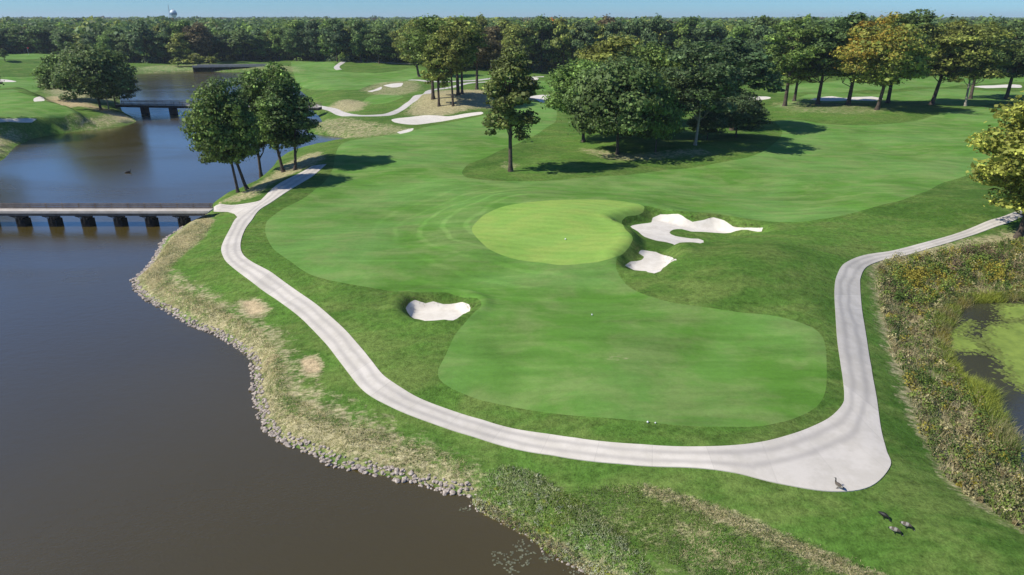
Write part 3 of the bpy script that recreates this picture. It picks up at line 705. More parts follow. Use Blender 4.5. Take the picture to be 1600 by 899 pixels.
T('maple_tree', 'flame', 1370, 172, 19, 128, (.20, .235, .045), 'orange and yellow tinged maple in the middle of the right row', rz=.1)
T('linden_tree', 'tall', 1387, 161, 14, 95, DARK, 'tall dark tree directly behind the orange tinged maple')
T('linden_tree', 'open', 1455, 164, 31, 102, OLIVE, 'rounded olive tree right of the orange tinged maple')
T('linden_tree', 'open', 1508, 166, 33, 95, OLIVE, 'tree with a pale trunk foot near the right end of the row', pale=True)
T('linden_tree', 'open', 1516, 155, 36, 80, DARK, 'dark trunked tree just behind the pale footed one')
T('linden_tree', 'open', 1572, 155, 30, 92, DARK, 'last dark tree of the right row, above the near yellow tree')
T('linden_tree', 'open', 1640, 158, 30, 110, DARK, 'tree at the right frame edge of the row')
T('cottonwood_tree', 'mound', 677, 155, 24, 88, MID, 'leftmost tall tree on the brown mound')
T('cottonwood_tree', 'slim', 686, 166, 50, 52, OLIVE, 'thin slanting tree in front on the brown mound')
T('cottonwood_tree', 'mound', 708, 166, 40, 60, OLIVE, 'light green thin-trunked tree in the middle of the brown mound')
T('cottonwood_tree', 'mound', 716, 149, 27, 92, OLIVE, 'broad tree with twin trunks on the brown mound', )
T('cottonwood_tree', 'mound', 722, 147, 32, 70, MID, 'right twin of the broad trees on the brown mound')
T('cottonwood_tree', 'mound', 745, 140, 45, 78, (.085, .078, .034), 'brownish tree at the right of the brown mound')
T('cottonwood_tree', 'tall', 655, 120, 30, 62, OLIVE, 'light tree behind the left of the brown mound')
T('oak_tree', 'low', 158, 172, 66, 118, DARK, 'big dark oak on the left point beside the middle bridge')
T('oak_tree', 'low', 118, 156, 80, 92, MID, 'lighter left oak on the point, dark trunk')
T('oak_tree', 'low', 182, 168, 98, 72, DARK, 'low dark tree on the tip of the left point by the bridge end')
T('oak_tree', 'tall', 170, 171, 80, 50, DARK, 'pale trunked tree amid the left point oaks', pale=True)
T('sapling', 'slim', 8, 96, 76, 14, DARK, 'small tree beside the far left green')
T('cottonwood_tree', 'near', 1590, 372, 140, 182, (.27, .29, .055), 'near yellow-green tree at the right edge beside the cart path', rz=2.0)
T('cottonwood_tree', 'near', 1606, 345, 158, 120, (.24, .265, .055), 'second yellow-green tree half outside the right edge')
for u, vb, vt, wd, lb in ((302, 104, 84, 34, 'yellowish shrub at the left end of the far road bridge'), (328, 101, 88, 28, 'olive shrub above the far road bridge'), (278, 104, 90, 22, 'dark shrub on the far lake bank')):
    T('shrub', 'bush', u, vb, vt, wd, OLIVE, lb, cat='shrub')
# off-frame neighbours whose shadows cross the left bank
T('oak_tree', 'oakA', -45, 190, 75, 100, DARK, 'oak outside the left frame edge')

# wood edge: individual trees in three rows
EDGE = [(-80,84),(80,84),(110,94),(210,99),(300,99),(350,95),(450,95),(640,99),(690,108),(800,112),(870,114),(1050,118),(1200,118),(1400,117),(1680,118)]
ex = [a for a, b in EDGE]; ey = [b for a, b in EDGE]
SECT = [(lo, hi, 'tree of the wood '+t, 'wood '+t) for lo, hi, t in (
    (-90, 75, 'behind the far left green'), (75, 150, 'behind the left point oaks'), (150, 215, 'over the left point oak tops'), (215, 300, 'below the water tower'),
    (300, 420, 'behind the far road bridge'), (420, 520, 'behind the far left fairway'), (520, 590, 'behind the far pale path loop'), (590, 650, 'just left of the brown mound'),
    (650, 760, 'behind the brown mound'), (760, 830, 'behind the lone slim tree'), (830, 900, 'left of the central oaks'), (900, 1010, 'over the front central oak'),
    (1010, 1110, 'over the pale trunked central oak'), (1110, 1200, 'at the central clump\'s right end'), (1200, 1330, 'behind the right row\'s left end'),
    (1330, 1430, 'behind the orange tinged maple'), (1430, 1540, 'right of the orange tinged maple'), (1540, 1700, 'near the right frame edge'))]
pal = [DARK, DARK, MID, BLUE, OLIVE, MID, BLUE]
for row in range(3):
    u = -75+row*8
    while u < 1670:
        vb = np.interp(u, ex, ey); p = G([(u, vb)])[0]; dr = np.linalg.norm(p)
        off = (row*11+random.uniform(-3, 3)); p2 = p*(1+off/dr)
        z = float(H([p2])[0]); ht = random.uniform(16, 22.5)
        if dr > 420: ht = random.uniform(14, 18.5)
        if u < 640: ht -= 1.2
        if 880 < u < 1200: ht = random.uniform(18, 23)
        wd = random.uniform(12, 17)
        c = random.choice(pal)
        if random.random() < .03: c = RUST
        if 640 < u < 1050 and random.random() < .5: c = OLIVE
        for a, b_, lb, gp in SECT:
            if a <= u < b_:
                adj = {0: 'front row ', 1: 'second row ', 2: 'rear row '}[row]; adj_ = adj.strip().replace(' ', '-')
                cw = {DARK: 'dark green ', MID: 'fresh green ', BLUE: 'grey-green ', OLIVE: 'olive ', RUST: 'rusty brown '}[c]
                sz = 'tall ' if ht > 18.5 else 'lower '
                tree('woodland_tree', 'wood', p2, ht, wd, c, sz+cw+adj_+' '+lb, group=gp+', '+adj.strip())
        u += (11.0*FPX/dr)*random.uniform(.85, 1.2)
fl = tree('maple_tree', 'wood', G([(858, 112)])[0]*1.07, 21.5, 9, (.55, .16, .03), 'bright orange maple top in the wood right of the lone tree')

# far wood: one mass of crowns out to the horizon
def farwood():
    vs = []; cols = []; fs = 0; P_, N_, S_, C_ = [], [], [], []
    r = 1.0; base_r = None
    azs = np.radians(np.linspace(-47, 47, 400))
    uu = CX+np.tan(azs)*FPX*1.0
    vb = np.interp(np.clip(uu, -80, 1680), ex, ey)
    # distance of the edge along each azimuth
    ang = PITCH+np.arctan((vb-CY)/FPX); edge = (CAM_H-3)/np.tan(ang)/np.cos(azs)
    f = 1.0; rr = 26.0; D = 1.0
    scale = 1.075
    dist = 40.0
    rings = []
    while dist < 4500: rings.append(dist); dist += max(11, dist*.035+6)
    for dd in rings:
        a = azs[0]+rng.uniform(0, .02)
        while a < azs[-1]:
            e0 = np.interp(a, azs, edge); d = e0+dd
            sp = max(11.0, d*.020)
            x, y = d*math.sin(a), d*math.cos(a)
            x += rng.normal(0, sp*.2); y += rng.normal(0, sp*.2)
            w_ = sp*rng.uniform(.55, .8); hh = rng.uniform(14.5, 20.5) + (3 if rng.random() < .06 else 0)
            if d > 1500: hh = rng.uniform(16, 22)+(5 if rng.random() < .05 else 0)
            base_c = np.array(pal[rng.integers(0, len(pal))])*rng.uniform(.95, 1.65)
            if rng.random() < .05: base_c = np.array(RUST)
            n_ = 90 if d < 900 else 60
            dr_ = rng.normal(size=(n_, 3)); dr_ /= np.linalg.norm(dr_, axis=1)[:, None]; dr_[:, 2] = np.abs(dr_[:, 2])*1.0-.25*(rng.random(n_) < .4)
            h0 = hh*.55
            p = np.array([x, y, 3+h0])+dr_*np.array([w_, min(w_, 9), hh-h0])*rng.uniform(.8, 1.05, (n_, 1))
            P_.append(p); N_.append(dr_+rng.normal(size=(n_, 3))*.4); S_.append(np.full(n_, max(1.5, w_*.34))); C_.append(np.tile(base_c, (n_, 1))*rng.uniform(.7, 1.35, (n_, 1)))
            a += sp/d*rng.uniform(.85, 1.15)
    P_ = np.vstack(P_); v, f_ = leafcloud(P_, np.vstack(N_), np.concatenate(S_)); c = np.repeat(np.vstack(C_), 4, 0)
    print('farwood quads', len(f_))
    me = mesh_np('far_wood', v, f_, M['plants'], True, {'col': c}, normals=np.repeat(unit(np.vstack(N_)), 4, 0))
    tag(obj('far_wood', me), 'dense green wood stretching to the horizon', 'wood', kind='stuff')
farwood()
# understory along the wood edge
def under():
    P_, N_, C_ = [], [], []
    for u in np.arange(-85, 1680, 3.0):
        vb = np.interp(u, ex, ey); p = G([(u, vb-.2)])[0]; dr = np.linalg.norm(p); p = p*(1+rng.uniform(2, 26)/dr); z = float(H([p])[0])
        n_ = 60; hh = rng.uniform(1.5, 5.5); d = rng.normal(size=(n_, 3)); d /= np.linalg.norm(d, axis=1)[:, None]; d[:, 2] = abs(d[:, 2])
        P_.append(np.array([p[0], p[1], z])+d*np.array([3.2, 3.2, hh])*rng.uniform(.6, 1, (n_, 1))); N_.append(d+rng.normal(size=(n_, 3))*.4)
        C_.append(np.tile(np.array(pal[rng.integers(0, len(pal))])*rng.uniform(.6, 1.2), (n_, 1))*rng.uniform(.7, 1.3, (n_, 1)))
    v, f_ = leafcloud(np.vstack(P_), np.vstack(N_), 1.2); me = mesh_np('undergrowth', v, f_, M['plants'], False, {'col': np.repeat(np.vstack(C_), 4, 0)})
    tag(obj('undergrowth', me), 'dark undergrowth along the wood edge', 'undergrowth', kind='stuff')
under()

# ------------------------------------------------------------------ bank and marsh vegetation (stuff)
def rand_in(px, n):
    q = G(px); mn, mx = q.min(0), q.max(0); out = []
    while len(out) < n:
        c = rng.uniform(mn, mx, (n*2, 2)); c = c[inside(c, q)]; out += c.tolist()
    return np.array(out[:n])
def domes(name, pts2, rad, hgt, nleaf, leaf, palette, label, cat, pw=None, lumpy=True):
    n = len(pts2); z = H(pts2); P_, N_, C_ = [], [], []
    palette = np.array(palette); fld = np.sin(pts2[:, 0]*.8+1.3*np.sin(pts2[:, 1]*.5))+np.sin(pts2[:, 1]*.67+1.1*np.sin(pts2[:, 0]*.9)+2)+rng.normal(0, .75, n)
    rank = (np.argsort(np.argsort(fld))+.5)/n; cum = np.cumsum(pw if pw is not None else np.full(len(palette), 1/len(palette))); pick = np.minimum(np.searchsorted(cum, rank), len(palette)-1)
    for i in range(n):
        s = rng.uniform(.4, 1.7); d = rng.normal(size=(nleaf, 3)); d /= np.linalg.norm(d, axis=1)[:, None]; d[:, 2] = np.abs(d[:, 2])
        r_ = rad*s; h_ = hgt*s*rng.uniform(.7, 1.3)
        P_.append(np.array([pts2[i, 0], pts2[i, 1], z[i]])+d*np.array([r_, r_, h_])*rng.uniform(.5, 1.05, (nleaf, 1)))
        N_.append(d+rng.normal(size=(nleaf, 3))*.6); C_.append(np.tile(palette[pick[i]]*rng.uniform(.75, 1.25), (nleaf, 1))*rng.uniform(.65, 1.4, (nleaf, 1)))
    NN = np.vstack(N_); NN[:, 2] = np.abs(NN[:, 2])+.15; v, f_ = leafcloud(np.vstack(P_), NN, leaf, 1.0); me = mesh_np(name, v, f_, M['plants'], True, {'col': np.repeat(np.vstack(C_), 4, 0)}, normals=np.repeat(unit(NN*.6+np.array([0, 0, .8])), 4, 0))
    return tag(obj(name, me), label, cat, kind='stuff')
def blades(name, pts2, hgt, wid, nb, palette, label, cat, pw=None, spread=.12):
    n = len(pts2)*nb; b0 = np.repeat(pts2, nb, 0)+rng.normal(0, spread, (n, 2)); z = H(b0)
    palette = np.array(palette); pick = rng.choice(len(palette), len(pts2), p=pw); fld = np.sin(pts2[:, 0]*1.1+1.3*np.sin(pts2[:, 1]*.8))+np.sin(pts2[:, 1]*.9+1.1*np.sin(pts2[:, 0]*1.2)+2)+rng.normal(0, .7, len(pts2)); cum = np.cumsum(pw if pw is not None else np.full(len(palette), 1/len(palette))); pick = np.minimum(np.searchsorted(cum, (np.argsort(np.argsort(fld))+.5)/len(pts2)), len(palette)-1); c = np.repeat(palette[pick], nb, 0)*rng.uniform(.65, 1.35, (n, 1))
    a = rng.uniform(0, 6.28, n); h_ = hgt*rng.uniform(.5, 1.3, n); ln = rng.normal(0, .45, (n, 2))*h_[:, None]
    base_ = np.stack([b0[:, 0], b0[:, 1], z-.02], 1); side = np.stack([np.cos(a), np.sin(a), 0*a], 1)*wid
    tip = base_+np.stack([ln[:, 0], ln[:, 1], h_], 1)
    v = np.stack([base_-side, base_+side, tip], 1).reshape(-1, 3)
    tri = np.arange(3*n).reshape(n, 3); v3 = v.reshape(n, 3, 3); dn_ = np.cross(v3[:, 1]-v3[:, 0], v3[:, 2]-v3[:, 0])[:, 2] < 0; tri[dn_] = tri[dn_][:, ::-1]
    me = mesh_np(name, v, tri, M['plants'], True, {'col': np.repeat(c, 3, 0)}, normals=np.repeat(unit(rng.normal(0, .35, (n, 3))+np.array([-.2, -.2, 1])), 3, 0))
    return tag(obj(name, me), label, cat, kind='stuff')
TAN = (.52, .45, .26); STRAW = (.42, .38, .19); GREY = (.19, .21, .12); GRN = (.085, .14, .03); LGRN = (.18, .25, .05); GOLD = (.32, .28, .045); BRN = (.22, .165, .10); DBR = (.10, .08, .05); YG = (.33, .38, .06)
MARSH = [(1372,418),(1400,402),(1450,397),(1500,388),(1560,380),(1640,368),(1700,380),(1700,468),(1600,462),(1562,466),(1515,468),(1490,480),(1470,505),(1458,530),(1468,556),(1485,582),(1500,605),(1532,625),(1540,650),(1560,682),(1580,712),(1600,735),(1660,770),(1660,860),(1600,830),(1540,795),(1500,765),(1470,735),(1450,700),(1432,650),(1418,600),(1400,560),(1385,510),(1372,460)]
mp = rand_in(MARSH, 1500)
domes('marsh_weeds', mp, .32, .5, 48, .13, [GRN, LGRN, GOLD, STRAW, (.21, .17, .08), (.13, .16, .05), (.40, .36, .17), LGRN], 'tangled green, yellow and brown weeds round the pond', 'marsh weeds', [.20, .17, .10, .13, .10, .12, .08, .10])
blades('marsh_grass', rand_in(MARSH, 4500), .5, .022, 5, [TAN, STRAW, GREY, (.30, .25, .13), LGRN], 'tall dry grass among the pond weeds', 'grass', [.25, .25, .2, .15, .15])
TALL = rand_in([(1380,425),(1440,405),(1540,392),(1590,400),(1590,440),(1500,450),(1450,480),(1400,480)], 260)
domes('goldenrod', TALL, .42, .9, 70, .15, [GOLD, LGRN, GRN, BRN], 'taller yellow flowering weeds below the near yellow tree', 'weeds', [.35, .3, .2, .15])
SEDGE = [(1462,500),(1482,476),(1510,464),(1562,462),(1600,458),(1640,455),(1640,468),(1562,474),(1520,476),(1500,484),(1494,500),(1480,520),(1478,545),(1492,570),(1510,600),(1500,604),(1478,575),(1462,540)]
blades('sedge', rand_in(SEDGE, 3500), .55, .02, 5, [YG, LGRN, STRAW, GOLD], 'yellow-green sedge along the pond rim', 'sedge', [.4, .3, .2, .1])
blades('sedge', rand_in([(1508,600),(1550,618),(1556,645),(1575,672),(1592,705),(1575,712),(1552,680),(1535,650),(1520,625)], 1400), .8, .02, 5, [YG, LGRN, STRAW], 'yellow-green reeds by the near pond edge', 'sedge', [.5, .35, .15])
# algae on the pond
def algae():
    allc = []
    for q in ([(1535,520),(1565,505),(1600,500),(1680,505),(1720,600),(1640,622),(1600,608),(1575,590),(1562,560),(1540,545)],
              [(1472,532),(1490,514),(1512,502),(1520,512),(1502,524),(1530,530),(1552,548),(1556,556),(1530,548),(1500,548),(1484,545)],
              [(1560,478),(1600,476),(1680,480),(1680,500),(1600,497),(1572,500),(1562,490)]):
        c = closed_spline(at_z(q, .004), .003); ph = np.arange(len(c)); c = c+np.stack([np.sin(ph*.9)+np.sin(ph*.37+1), np.sin(ph*.71+2)+np.sin(ph*.29)], 1)*.13+rng.normal(0, .05, c.shape); c3 = [Vector((a, b_, .004)) for a, b_ in c]
        from mathutils.geometry import tessellate_polygon
        tri = tessellate_polygon([c3]); me = mesh_np('algae', [tuple(p) for p in c3], np.array([tuple(t) for t in tri]), M['algae'])
        allc.append(np.array([tuple(p)[:2] for p in c3]))
        tag(obj('algae', me), 'yellow-green algae mat floating on the pond', 'algae', kind='stuff')
    e_ = np.vstack(allc); e_ = e_[rng.integers(0, len(e_), 2600)]+rng.normal(0, .35, (2600, 2)); P_ = np.hstack([e_, .006+rng.uniform(0, .006, (2600, 1))])
    v, f_ = leafcloud(P_, np.tile([0, 0, 1.], (2600, 1)), rng.uniform(.08, .4, 2600)); me = mesh_np('duckweed', v, f_, M['plants'], False, {'col': np.repeat(np.array([(.22, .27, .065)])*rng.uniform(.6, 1.15, (2600, 1)), 4, 0)})
    tag(obj('duckweed', me), 'loose specks of duckweed round the algae mats', 'duckweed', kind='stuff')
M['algae'] = simple('algae_mat', (.15, .21, .04), (.24, .32, .06), .9, .8, .2, .03, det=6)
algae()
# wild bank at the bottom
WILD = [(742,775),(752,748),(795,728),(850,745),(900,780),(950,815),(985,850),(1020,890),(1060,930),(1010,950),(960,925),(915,892),(865,866),(825,834),(760,802),(740,790)]
domes('bank_weeds', rand_in(WILD, 200), .15, .10, 26, .075, [(.26, .30, .17), LGRN, GRN, (.36, .38, .24), YG, (.28, .32, .20)], 'low grey-green weeds on the near lake bank', 'bank weeds', [.28, .2, .2, .12, .06, .14])
EDGEB = [(740,789),(742,778),(775,795),(815,815),(850,838),(890,862),(930,885),(985,915),(1020,945),(1000,955),(960,925),(915,896),(895,884),(865,871),(845,856),(825,838),(795,823),(760,806)]
domes('bank_flowers', rand_in(EDGEB, 620), .12, .14, 24, .06, [YG, (.50, .50, .34), STRAW, GREY, BRN, LGRN], 'yellowish weeds at the waterline of the near bank', 'bank weeds', [.2, .2, .2, .15, .1, .15])
blades('wild_grass', rand_in(WILD, 4200), .15, .018, 4, [(.32, .38, .19), (.24, .28, .14), (.12, .19, .04), (.46, .48, .28), LGRN], 'rough grey-green grass on the near lake bank', 'grass', [.25, .2, .2, .15, .2], .1)
blades('bank_grass', rand_in([(1000,757),(1040,765),(1130,795),(1220,832),(1400,905),(1300,905),(1100,905),(980,850),(870,790),(900,765)], 7000), .12, .012, 4, [TAN, GRN, GREY, LGRN, GRN], 'coarse tufted grass on the near slope', 'grass', [.12, .3, .2, .18, .2])
blades('bank_grass', rand_in([(1008,757),(1040,765),(1130,795),(1220,832),(1330,880),(1390,905),(1330,905),(1250,870),(1150,825),(1040,782),(1005,768)], 800), .10, .014, 5, [TAN, STRAW, TAN, GREY], 'strip of tall straw coloured grass on the near slope', 'grass', None)
blades('bank_grass', rand_in([(318,340),(335,345),(318,372),(290,395),(262,425),(275,450),(330,470),(405,515),(440,560),(455,620),(520,650),(600,675),(700,710),(752,742),(742,770),(640,748),(500,706),(425,672),(405,620),(402,582),(365,532),(255,478),(214,448),(244,402)], 11500), .13, .016, 4, [TAN, STRAW, GREY, GRN, STRAW], 'dry tan grass on the bank above the riprap', 'grass', [.25, .22, .2, .13, .2], .15)
# ragged grass lips above the bunkers
def lip(px, n):
    q = open_spline(G(px), 8); L = np.concatenate([[0], np.cumsum(np.linalg.norm(np.diff(q, axis=0), axis=1))]); t = rng.uniform(0, L[-1], n)
    return np.stack([np.interp(t, L, q[:, 0]), np.interp(t, L, q[:, 1])], 1)+rng.normal(0, .16, (n, 2))
LIPS = np.vstack([lip([(958,346),(985,345),(1008,346),(1020,334),(1040,331),(1062,332),(1076,341)], 420), lip([(1076,341),(1100,341),(1118,337),(1136,342),(1150,352),(1192,354)], 420), lip([(1048,364),(1080,368),(1098,373)], 80), lip([(975,414),(996,405),(994,395),(1005,387),(1030,392),(1060,404)], 320), lip([(630,482),(638,470),(650,465),(665,471),(680,468),(700,471),(722,468),(739,480)], 420)])
blades('bunker_fringe', LIPS[::2], .11, .018, 4, [GRN, (.10, .10, .035), BRN, (.06, .09, .02)], 'ragged grass fringe overhanging the bunker edges', 'grass', [.35, .25, .15, .25], .08)
# floating leaves
fl_p = [(722,795),(733,797),(745,797),(772,868),(778,880),(790,872),(800,868),(805,880),(812,872),(818,884),(824,876),(800,890),(835,848),(812,848),(806,852),(830,866),(848,872),(853,876),(862,872),(798,894),(772,872),(790,882),(893,892),(902,893),(820,858),(812,860)]
fq = np.repeat(at_z(fl_p, 0), 7, 0)+rng.normal(0, .13, (len(fl_p)*7, 2)); P_ = np.hstack([fq, np.full((len(fq), 1), .012)+rng.uniform(0, .01, (len(fq), 1))])
v, f_ = leafcloud(P_, np.tile([0, 0, 1.], (len(P_), 1))+rng.normal(0, .06, P_.shape), rng.uniform(.07, .17, len(P_)))
me = mesh_np('floating_weed', v, f_, M['plants'], False, {'col': np.repeat(np.array([(.25, .26, .17)])*rng.uniform(.5, 1.1, (len(P_), 1)), 4, 0)})
tag(obj('floating_weed', me), 'pale weed leaves floating off the near bank', 'floating weed', kind='stuff')

# ------------------------------------------------------------------ riprap stones
def rock_mesh(seed, sub=2):
    import bmesh
    bm = bmesh.new(); bmesh.ops.create_icosphere(bm, subdivisions=sub, radius=.5); rs = np.random.default_rng(seed)
    pl = rs.normal(size=(9, 3)); pl /= np.linalg.norm(pl, axis=1)[:, None]; ds = rs.uniform(.30, .46, 9)
    for v_ in bm.verts:
        c = np.array(v_.co)
        for n_, d_ in zip(pl, ds):
            k_ = c@n_
            if k_ > d_: c = c-n_*(k_-d_)*.92
        v_.co = Vector(c*np.array([1.25, 1, .72])*rs.uniform(.98, 1.02))
    me = bpy.data.meshes.new('riprap_stone'); bm.to_mesh(me); bm.free(); me.materials.append(M['rock']); return me
RK = [rock_mesh(s) for s in range(6)]
shore = lake_core[np.argmin(((lake_core-at_z([(1000, 952)], 0)[0])**2).sum(1)):np.argmin(((lake_core-at_z([(292, 350)], 0)[0])**2).sum(1))]
sl_ = np.concatenate([[0], np.cumsum(np.linalg.norm(np.diff(shore, axis=0), axis=1))])
i_mid = int(np.argmin(((shore-at_z([(739, 778)], 0)[0])**2).sum(1))); s_mid = sl_[i_mid]
rocks = []
s = 0.0
while s < sl_[-1]:
    x = np.interp(s, sl_, shore[:, 0]); y = np.interp(s, sl_, shore[:, 1])
    x2 = np.interp(s+.3, sl_, shore[:, 0]); y2 = np.interp(s+.3, sl_, shore[:, 1]); t = np.array([x2-x, y2-y]); t /= np.linalg.norm(t)+1e-9
    nrm = np.array([t[1], -t[0]])
    if H([np.array([x, y])+nrm*.8])[0] < 0: nrm = -nrm
    bandw = .12 if s < s_mid else (.62 if s < s_mid+30 else .5)
    for _ in range(2 if s < s_mid else 6):
        o_ = rng.uniform(-.18, bandw); p = np.array([x, y])+nrm*o_+t*rng.uniform(-.2, .2)
        rocks.append((p[0], p[1], (.55 if s < s_mid else 1)*rng.uniform(.12, .29)*(1.5 if rng.random() < .08 else 1)))
    s += .32
rp = np.array(rocks); rz_ = H(rp[:, :2]); dist = np.hypot(rp[:, 0], rp[:, 1])
vis = rp[:, 2]/dist; order = np.argsort(-vis)
restv, restf = [], []; nv = 0
for rank, i in enumerate(order):
    x, y, s_ = rp[i]; me = RK[i % 6]
    rot = Matrix.Rotation(rng.uniform(0, 6.28), 4, 'Z') @ Matrix.Rotation(rng.uniform(-.5, .5), 4, 'X'); mat = Matrix.Translation((x, y, max(rz_[i], -.02)+s_*.12)) @ rot @ Matrix.Diagonal((s_, s_, s_*rng.uniform(.7, 1.1), 1))
    if rank < 300:
        o = obj('riprap_stone', me); o.matrix_world = mat
        tag(o, 'pale angular riprap stone along the near lake edge', 'stone', 'larger riprap stones along the near lake edge')
    else:
        co = np.array([tuple(mat @ v_.co) for v_ in me.vertices]); restv.append(co); restf.append(np.array([tuple(p_.vertices) for p_ in me.polygons])+nv); nv += len(co)
me = mesh_np('riprap', np.vstack(restv), np.vstack(restf), M['rock'])
tag(obj('riprap', me), 'band of smaller pale riprap stones along the lake edge', 'riprap', kind='stuff')
print('rocks', len(rp))

# ------------------------------------------------------------------ bridges
def near_bridge():
    pr = G3(336, 328); zt = max(1.92, pr.z+.02); y1 = 81.2; y2 = 83.1; print('deck', zt, pr); xr = pr.x+1.2; xl = -95.0
    root = empty('footbridge', (xr, y1, 0)); tag(root, 'long low cart bridge with pale deck crossing the near lake', 'bridge')
    def B(m, n, mt): m.v = [(a-xr, b_-y1, c) for a, b_, c in m.v]; return m.build(n, mt, root)
    B(MB().box(xl, xr, y1, y2, zt-.16, zt), 'deck', M['deck'])
    b_ = MB()
    for yy in (y1+.12, (y1+y2)/2-.1, y2-.34): b_.box(xl, xr-.5, yy, yy+.22, zt-.50, zt-.162)
    B(b_, 'beam', M['timber'])
    r_ = MB(); 
    r_.box(xl, xr, y2-.14, y2-.06, zt+.50, zt+.66); r_.box(xl, xr, y2-.13, y2-.07, zt+.27, zt+.43); r_.box(xl, xr, y2-.13, y2-.07, zt+.05, zt+.20); B(r_, 'rail', M['timber'])
    r2 = MB().box(xl, xr, y1+.02, y1+.14, zt+.002, zt+.13); B(r2, 'kerb', M['deck'])
    x = xr-.4
    while x > xl: B(MB().box(x-.06, x+.06, y2-.058, y2+.04, zt-.3, zt+.68), 'post', M['timber']); x -= 2.05
    for u in (287, 236, 187, 136, 85, 35, -15, -65, -115):
        x = at_z([(u, 354)], 0)[0][0]; m = MB()
        a0, a1 = x-.5, x+.5; q1 = (y1+y2)/2-.75; q2 = (y1+y2)/2+.55
        n = 0
        for k_ in range(5):                                   # stepped dark pile frame
            xx = a0+.12+k_*(a1-a0-.24)/4; top = (.95, 1.25, 1.42, 1.15, .85)[k_]
            m.box(xx-.13, xx+.13, q1, q2, -.9, top)
        m.box(a0+.05, a1-.05, q1+.05, q2-.05, -.9, .72)
        m.box(x-.1, x+.1, q1-.1, q1-.002, .4, zt-.52)
        for sx in (-1, 1):
            m.tube([(x+sx*.2, q1-.05, 1.0), (x+sx*.95, q1-.05, zt-.5)], .04, 5); m.tube([(x+sx*.38, q1-.05, .9), (x+sx*.38, q1-.05, zt-.5)], .04, 5)
        m.box(x-1.0, x+1.0, q1-.1, q1+.1, zt-.62, zt-.502)
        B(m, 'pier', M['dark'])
near_bridge()
def mid_bridge():
    a = at_z([(180, 163)], 2.6)[0]; b_ = at_z([(497, 168)], 2.6)[0]; L = np.linalg.norm(b_-a); ang = math.atan2(b_[1]-a[1], b_[0]-a[0]); zt = 2.55
    root = empty('footbridge', (a[0], a[1], 0), ang); tag(root, 'farther dark cart bridge crossing the narrow of the lake', 'bridge')
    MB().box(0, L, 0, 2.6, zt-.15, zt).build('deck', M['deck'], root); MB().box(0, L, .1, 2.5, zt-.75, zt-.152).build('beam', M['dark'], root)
    for yy in (.0, 2.5):
        r_ = MB(); [r_.box(0, L, yy+.01, yy+.08, zt+h_, zt+h_+.12) for h_ in (.12, .42, .80)]; r_.build('rail', M['timber'], root)
        x = .1
        while x < L: MB().box(x-.06, x+.06, yy-.03 if yy < 1 else yy+.082, yy+.008 if yy < 1 else yy+.14, zt-.2, zt+.95).build('post', M['timber'], root); x += 2.4
    u0 = 239
    for u in (239, 286, 333, 380, 427, 470):
        p = at_z([(u, 171)], .8)[0]; x = (p-a)@np.array([math.cos(ang), math.sin(ang)])
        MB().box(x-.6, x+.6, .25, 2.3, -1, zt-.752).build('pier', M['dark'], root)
mid_bridge()
def road_bridge():
    a = at_z([(300, 102)], 3.2)[0]; b_ = at_z([(415, 101)], 3.2)[0]; L = np.linalg.norm(b_-a); ang = math.atan2(b_[1]-a[1], b_[0]-a[0]); g = .5
    root = empty('road_bridge', (a[0], a[1], g), ang); tag(root, 'far low road bridge with dark openings at the lake head', 'bridge')
    MB().box(0, L, 0, 9, 1.6, 1.9).build('deck', M['concrete'], root)
    for yy in (0, 8.7): MB().box(0, L, yy, yy+.3, 1.902, 2.5).build('parapet', M['concrete'], root)
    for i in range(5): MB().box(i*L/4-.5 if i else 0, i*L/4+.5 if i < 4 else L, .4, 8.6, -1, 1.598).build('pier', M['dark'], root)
road_bridge()

# ------------------------------------------------------------------ water tower and mast
def tower():
    D = 1500; x, y = (275.5-CX)/FPX*D, D; x *= (cp+CAM_H/D*sp_)
    root = empty('water_tower', (x, y, 0)); tag(root, 'white and blue water tower on the horizon at left', 'water tower')
    MB().lathe([(5.5, 0), (3.8, 4), (2.8, 10), (2.6, 24), (4.0, 27)], 20).build('stem', M['tank'], root, True)
    MB().lathe([(4.0, 27), (5.6, 29.5), (6.8, 33), (6.5, 36), (4.8, 39), (2.4, 40.6), (0.01, 41)], 24).build('tank', M['tank'], root, True)
    MB().lathe([(6.82, 31.0), (6.95, 33.0), (6.85, 35.0)], 24).build('band', M['tankband'], root, True)
    MB().lathe([(.8, 40.8), (.8, 42), (.01, 42.2)], 10).build('hatch', M['steel'], root)
    x2 = (266-CX)/FPX*D*(cp+CAM_H/D*sp_); m = MB()
    for k_ in range(3): a = k_*2.094; m.tube([(2.0*math.cos(a), 2.0*math.sin(a), 0), (.3*math.cos(a), .3*math.sin(a), 50)], .18, 4)
    for h_ in range(2, 50, 4):
        r_ = 2.0-1.7*h_/50
        for k_ in range(3): a = k_*2.094; b_ = a+2.094; m.tube([(r_*math.cos(a), r_*math.sin(a), h_), (r_*math.cos(b_)*.95, r_*math.sin(b_)*.95, h_+4)], .1, 4)
    root2 = empty('radio_mast', (x2, y+10, 0)); tag(root2, 'thin grey radio mast left of the water tower', 'mast')
    m.build('lattice', M['steel'], root2); MB().tube([(0, 0, 50), (0, 0, 54)], .12, 5).build('antenna', M['steel'], root2)
tower()

